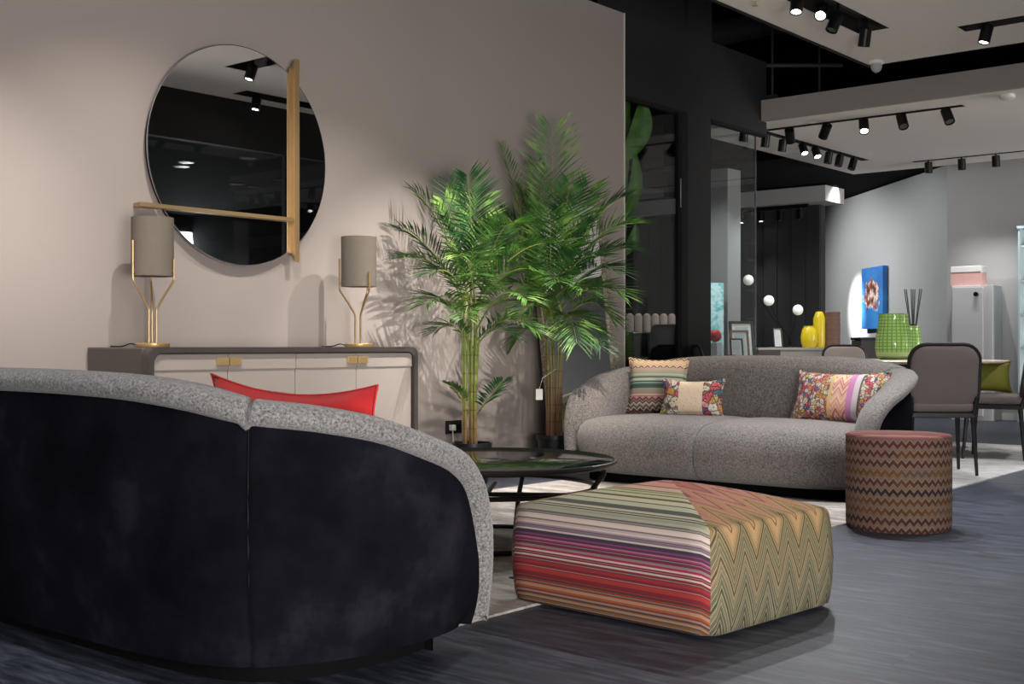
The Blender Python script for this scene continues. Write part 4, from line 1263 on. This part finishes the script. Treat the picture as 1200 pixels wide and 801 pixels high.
# picture frames
M['frame_silver'] = flat('pewter_frame', (.020, .016, .014), .45, .1)
M['frame_black'] = flat('black_frame', (.02, .018, .018), .4)
M['mount'] = flat('cream_mount', (.62, .60, .55), .7)
M['photo'] = flat('pale_print', (.42, .44, .44), .6, 0, .3, .35, 14)
def frame(loc, w, h, rz, lean, label, fm):
    t = thing('picture_frame', label, 'frame', loc)
    t.rotation_euler = (Matrix.Rotation(rz, 4, 'Z') @ Matrix.Rotation(lean, 4, 'X')).to_euler()
    bm = B(); o = rrect(w, h, .002, 1); i = rrect(w-.05*w/.25, h-.05*w/.25, .002, 1)
    V = lambda p, y: Vector((p[0], y, h/2 + p[1]))
    loft(bm, [[V(p, -.009) for p in o], [V(p, .009) for p in o], [V(p, .009) for p in i], [V(p, -.009) for p in i], [V(p, -.009) for p in o]], True, False)
    obj('moulding', bm, fm, t, smooth=False)
    q = .026*w/.25
    obj('mount', bx((-w/2+q, -.002, q), (w/2-q, .003, h-q)), M['mount'], t, smooth=False)
    obj('print', bx((-w/2+q*2.2, -.005, q*2.2), (w/2-q*2.2, -.0025, h-q*2.2)), M['photo'], t, smooth=False)
    obj('easel', bx((-.02, .010, .02), (.02, .016, h*.6)), M['frame_black'], t, smooth=False)
    return t
sA = at(866, 405, 11.55)
t = thing('side_cabinet', 'low black cabinet under the leaning picture frames', 'cabinet', (sA.x, sA.y, 0), YAW)
obj('carcass', bx((-.24, -.22, .05), (.16, .22, .71)), M['black'], t, smooth=False, bevel=.004); obj('foot_rail', bx((-.22, -.18, 0), (.14, .2, .05)), M['steel'], t, smooth=False)
def onk(px, off): 
    p = at(px, 405, 11.55 + off); return (p.x, p.y, .711)
frame(onk(871, .10), .25, .36, YAW + .25, -.16, 'largest pewter picture frame, rear of the leaning group', M['frame_silver'])
frame(onk(868, -.01), .19, .27, YAW + .25, -.16, 'middle sized brown picture frame in front of the largest one', M['box_brown'])
frame(onk(864, -.11), .13, .19, YAW + .25, -.16, 'smallest pewter picture frame, front of the leaning group', M['frame_silver'])
fs = onc(912, -.12); frame(fs, .115, .20, YAW + .5, -.12, 'small black and cream picture frame standing on the console', M['frame_black'])
M['redglaze'] = flat('red_glaze', (.60, .03, .03), .2, 0, .6)
rb = onk(858, -.19)
lathe_thing('red_bowl', 'small red bowl in front of the picture frames', 'bowl', rb, [(.001, 0), (.02, 0), (.035, .02), (.04, .035), (.036, .035), (.001, .008)], M['redglaze'], 24)
struct('ceiling_shop', bx((-9.0, 7.1, 3.0), (-5.56, 10.0, 3.05)), M['void'])
spot((-6.6, 9.3, 2.92), (-6.9, 9.6, .8), 'unseen black downlight added to light the shop behind the dark facade', 40, 80, COOL)  # hidden lamp added to brighten the shop interior
spot((-5.95, 9.6, 2.92), (-6.1, 10.6, .8), 'unseen black downlight added inside the shop to light the picture frames', 60, 80, COOL)  # second hidden lamp, added to brighten the frames behind the glass
# colourful display behind the glass
dp_ = at(838, 405, 11.2); 
t = thing('display_stand', 'slim white stand with red sphere behind the glass by the pillar', 'stand', (dp_.x, dp_.y, 0))
obj('column', bx((-.05, -.05, 0), (.05, .05, .86)), M['white'], t, smooth=False, bevel=.004)
obj('sphere', lathe(B(), [(.06*math.sin(PI*k/10)+.0005, .06 - .06*math.cos(PI*k/10)) for k in range(11)], 20, (0, 0, .862)), M['redglaze'], t)
g = G('teal_abstract', .5); v = g.obj()
g.col(g.ramp(g.noise(v, 5, 4, .7), [(.3, (.02, .12, .14)), (.45, (.10, .42, .44)), (.55, (.55, .70, .70)), (.68, (.05, .25, .34))])); M['teal'] = g.m
ta = at(836, 405, 12.0)
t = thing('wall_canvas', 'tall teal abstract canvas behind the glass beside dark pillar', 'painting', (ta.x, ta.y, .45), YAW)
obj('canvas', bx((-.16, -.012, 0), (.10, .012, 1.0)), M['teal'], t, smooth=False)
obj('stretcher', bx((-.158, .0125, .01), (.098, .03, .99)), M['frame_black'], t, smooth=False)
obj('floor_stand', bx((-.05, .0, -.45), (.0, .012, -.001)), M['steel'], t, smooth=False)

# banquette and dark chairs behind the first glass
bq = at(775, 405, 11.9)
t = thing('banquette', 'beige channel backed banquette behind the shop glass', 'bench', (bq.x, bq.y, 0), YAW + .15)
M['banq'] = flat('dusty_beige_velvet', (.15, .11, .09), .8, 0, .3, .15, 8)
for k in range(6):
    bm = B(); x0 = -.30 + k * .085
    lathe(bm, [(.001, .42), (.040, .43), (.040, 1.12), (.02, 1.145), (.001, 1.15)], 14, (x0, .06, 0)); obj('channel', bm, M['banq'], t)
obj('seat', bx((-.34, -.36, .30), (.22, .0, .46)), M['banq'], t, smooth=False, bevel=.03); obj('base', bx((-.33, -.33, 0), (.21, .09, .30)), M['black'], t, smooth=False)
def shop_chair(px, d, label, h):
    p = at(px, 405, d)
    t = thing('lounge_chair', label, 'chair', (p.x, p.y, 0), YAW - .2)
    TB = Matrix.Translation((0, -.18, h - .26)) @ Matrix.Rotation(math.radians(12), 4, 'X')
    obj('backrest', rounded_pad(B(), .30, .50, .05, .05, .01, TB), M['steel'], t)
    TS = Matrix.Translation((0, .02, .43)) @ Matrix.Rotation(PI/2, 4, 'X')
    obj('seat', rounded_pad(B(), .36, .40, .06, .06, .01, TS), M['steel'], t)
    for sx, sy in ((-1, -1), (1, -1), (-1, 1), (1, 1)):
        bm = B(); tube(bm, [(sx*.16, sy*.16, 0), (sx*.14, sy*.13+.02, .41)], .012, 7); obj('leg', bm, M['chair_frame'], t)
shop_chair(754, 11.2, 'black lounge chair behind shop glass, the left and lower one', .97)
shop_chair(785, 10.75, 'taller black lounge chair behind shop glass next to the pillar', 1.03)

# blue painting on the angled wall
def cxd(px): return None
def on_wall(px):
    # where the line of sight of px meets the angled wall
    a = (px - 600) / FPX; r = RT * a + FW
    den = r.x * DV.y - r.y * DV.x
    s_ = (K.x * DV.y - K.y * DV.x) / den
    return r * s_, s_
pA, sA_ = on_wall(1016); pB, sB_ = on_wall(1041)
mid_ = (pA + pB) / 2; wP = (pA - pB).length
wl = .62
zc_ = .83 + 56 / FPX * ((sA_ + sB_) / 2)
t = thing('canvas_painting', 'blue canvas painting with an abstract brown and white figure', 'painting', (mid_.x + DN.x * -.0, mid_.y, zc_))
t.rotation_euler = (0, 0, math.atan2(DV.y, DV.x))
inward = -1 if (DN.dot(-FW + RT * -.0)) < 0 else 1
# local +y is left of DV; the room side of the wall is -DN
hwp = wP / 2; hhp = 36 / FPX * (sA_ + sB_) / 2
g = G('blue_canvas_paint', .6); v = g.obj(); x, y, z = g.xyz(v)
bg = g.ramp(g.noise(v, 3, 3), [(.3, (.015, .10, .34)), (.7, (.03, .22, .56))])
rad = g.mth('SQRT', g.mth('ADD', g.mth('POWER', g.mth('MULTIPLY', x, .8), 2), g.mth('POWER', g.mth('ADD', z, -.02), 2)))
nz = g.noise(g.mapping(v, (1, 1, 1)), 7, 4, .7)
fig = g.mth('LESS_THAN', g.mth('ADD', rad, g.mth('MULTIPLY', g.mth('SUBTRACT', nz, .5), .55)), .20)
fc = g.ramp(g.noise(v, 9, 3, .6), [(.36, (.05, .02, .02)), (.46, (.30, .10, .06)), (.54, (.62, .40, .28)), (.62, (.75, .72, .70)), (.72, (.10, .16, .4))])
g.col(g.mix(fig, bg, fc)); M['bluepaint'] = g.m
sgn = 1 if Vector((-DV.y, DV.x, 0)).dot(-K.normalized()) > 0 else -1
lo, hi = sorted((sgn * .012, sgn * .075))
obj('canvas', bx((-hwp, lo, -hhp), (hwp, hi, hhp)), M['bluepaint'], t, smooth=False)
lo, hi = sorted((sgn * .001, sgn * .0115))
obj('stretcher', bx((-hwp+.03, lo, -hhp+.03), (hwp-.03, hi, hhp-.03)), M['frame_black'], t, smooth=False)
ROOMN = Vector((-DV.y, DV.x, 0)) * sgn
for k_, (along, off, watts, cone) in enumerate(((.7, 2.4, 90, 95), (2.6, 2.4, 170, 95), (2.75, 2.3, 900, 22))):
    foot = K + DV * along
    pos_ = foot + ROOMN * off + Vector((0, 0, 2.86))
    spot(tuple(pos_), tuple(foot + ROOMN * .03 + Vector((0, 0, 1.35))), 'black spotlight washing the angled grey wall, %s of three out of view' % ORD[k_], watts, cone, COOL)
# dark cabinet under the painting
pc = at(1014, 405, 14.6)
t = thing('dark_cabinet', 'dark brown cabinet below the blue painting', 'cabinet', (pc.x, pc.y, 0), YAW)
obj('carcass', bx((-.11, -.2, .05), (.42, .2, .90)), M['umber'], t, smooth=False, bevel=.004); obj('top', bx((-.12, -.21, .901), (.43, .21, .93)), M['chair_frame'], t, smooth=False); obj('plinth', bx((-.1, -.18, 0), (.4, .18, .05)), M['black'], t, smooth=False)

# grey locker, pink box on it and glass shelf unit on the end wall
lx0, lx1 = on_y(1116, 13.7), on_y(1164, 13.7)
t = thing('grey_locker', 'pale grey tall cabinet against the end wall with small knob', 'cabinet', ((lx0+lx1)/2, 13.82, 0))
M['locker'] = flat('pale_grey_lacquer', (.52, .51, .51), .5, 0, .4, .03)
hwl = (lx1-lx0)/2
LH = .83 + 69 / FPX * 13.9
obj('carcass', bx((-hwl, -.14, .0), (hwl, .17, LH)), M['locker'], t, smooth=False, bevel=.004)
d_ = obj('door', bx((-hwl+.015, -.158, .05), (hwl-.10, -.141, LH-.02)), M['locker'], t, smooth=False, bevel=.003)
obj('knob', (lambda b: loft(b, [[Vector((hwl-.17+.025*math.cos(2*PI*k/16), y_, LH-.10+.025*math.sin(2*PI*k/16))) for k in range(16)] for y_ in (-.159, -.185)]))(B()), M['steel'], d_)
M['pink'] = flat('pink_card', (.66, .38, .34), .7)
t = thing('pink_box', 'pink box with white lid on the grey cabinet', 'box', ((lx0+lx1)/2 - .08, 13.80, LH))
obj('body', bx((-.17, -.09, 0.0), (.17, .09, .15)), M['pink'], t, smooth=False, bevel=.003); obj('lid', bx((-.165, -.095, .151), (.165, .095, .22)), M['white'], t, smooth=False, bevel=.004)
gx = on_y(1191, 13.6)
t = thing('glass_cabinet', 'lit pale glass display cabinet cut by the right edge', 'cabinet', (gx, 13.8, 0))
M['shelfglass'] = flat('pale_aqua_glass', (.50, .62, .64), .2, 0, .6, .05)
obj('back_panel', bx((0, .10, 0), (.9, .13, 2.1)), M['shelfglass'], t, smooth=False)
obj('side_panel', bx((0, -.14, 0), (.02, .10, 2.1)), M['shelfglass'], t, smooth=False)
for z in (.35, .80, 1.16, 1.52, 1.90): obj('shelf', bx((.021, -.13, z), (.88, .099, z + .02)), M['white'], t, smooth=False)
obj('top', bx((-.01, -.15, 2.101), (.9, .13, 2.13)), M['shelfglass'], t, smooth=False)
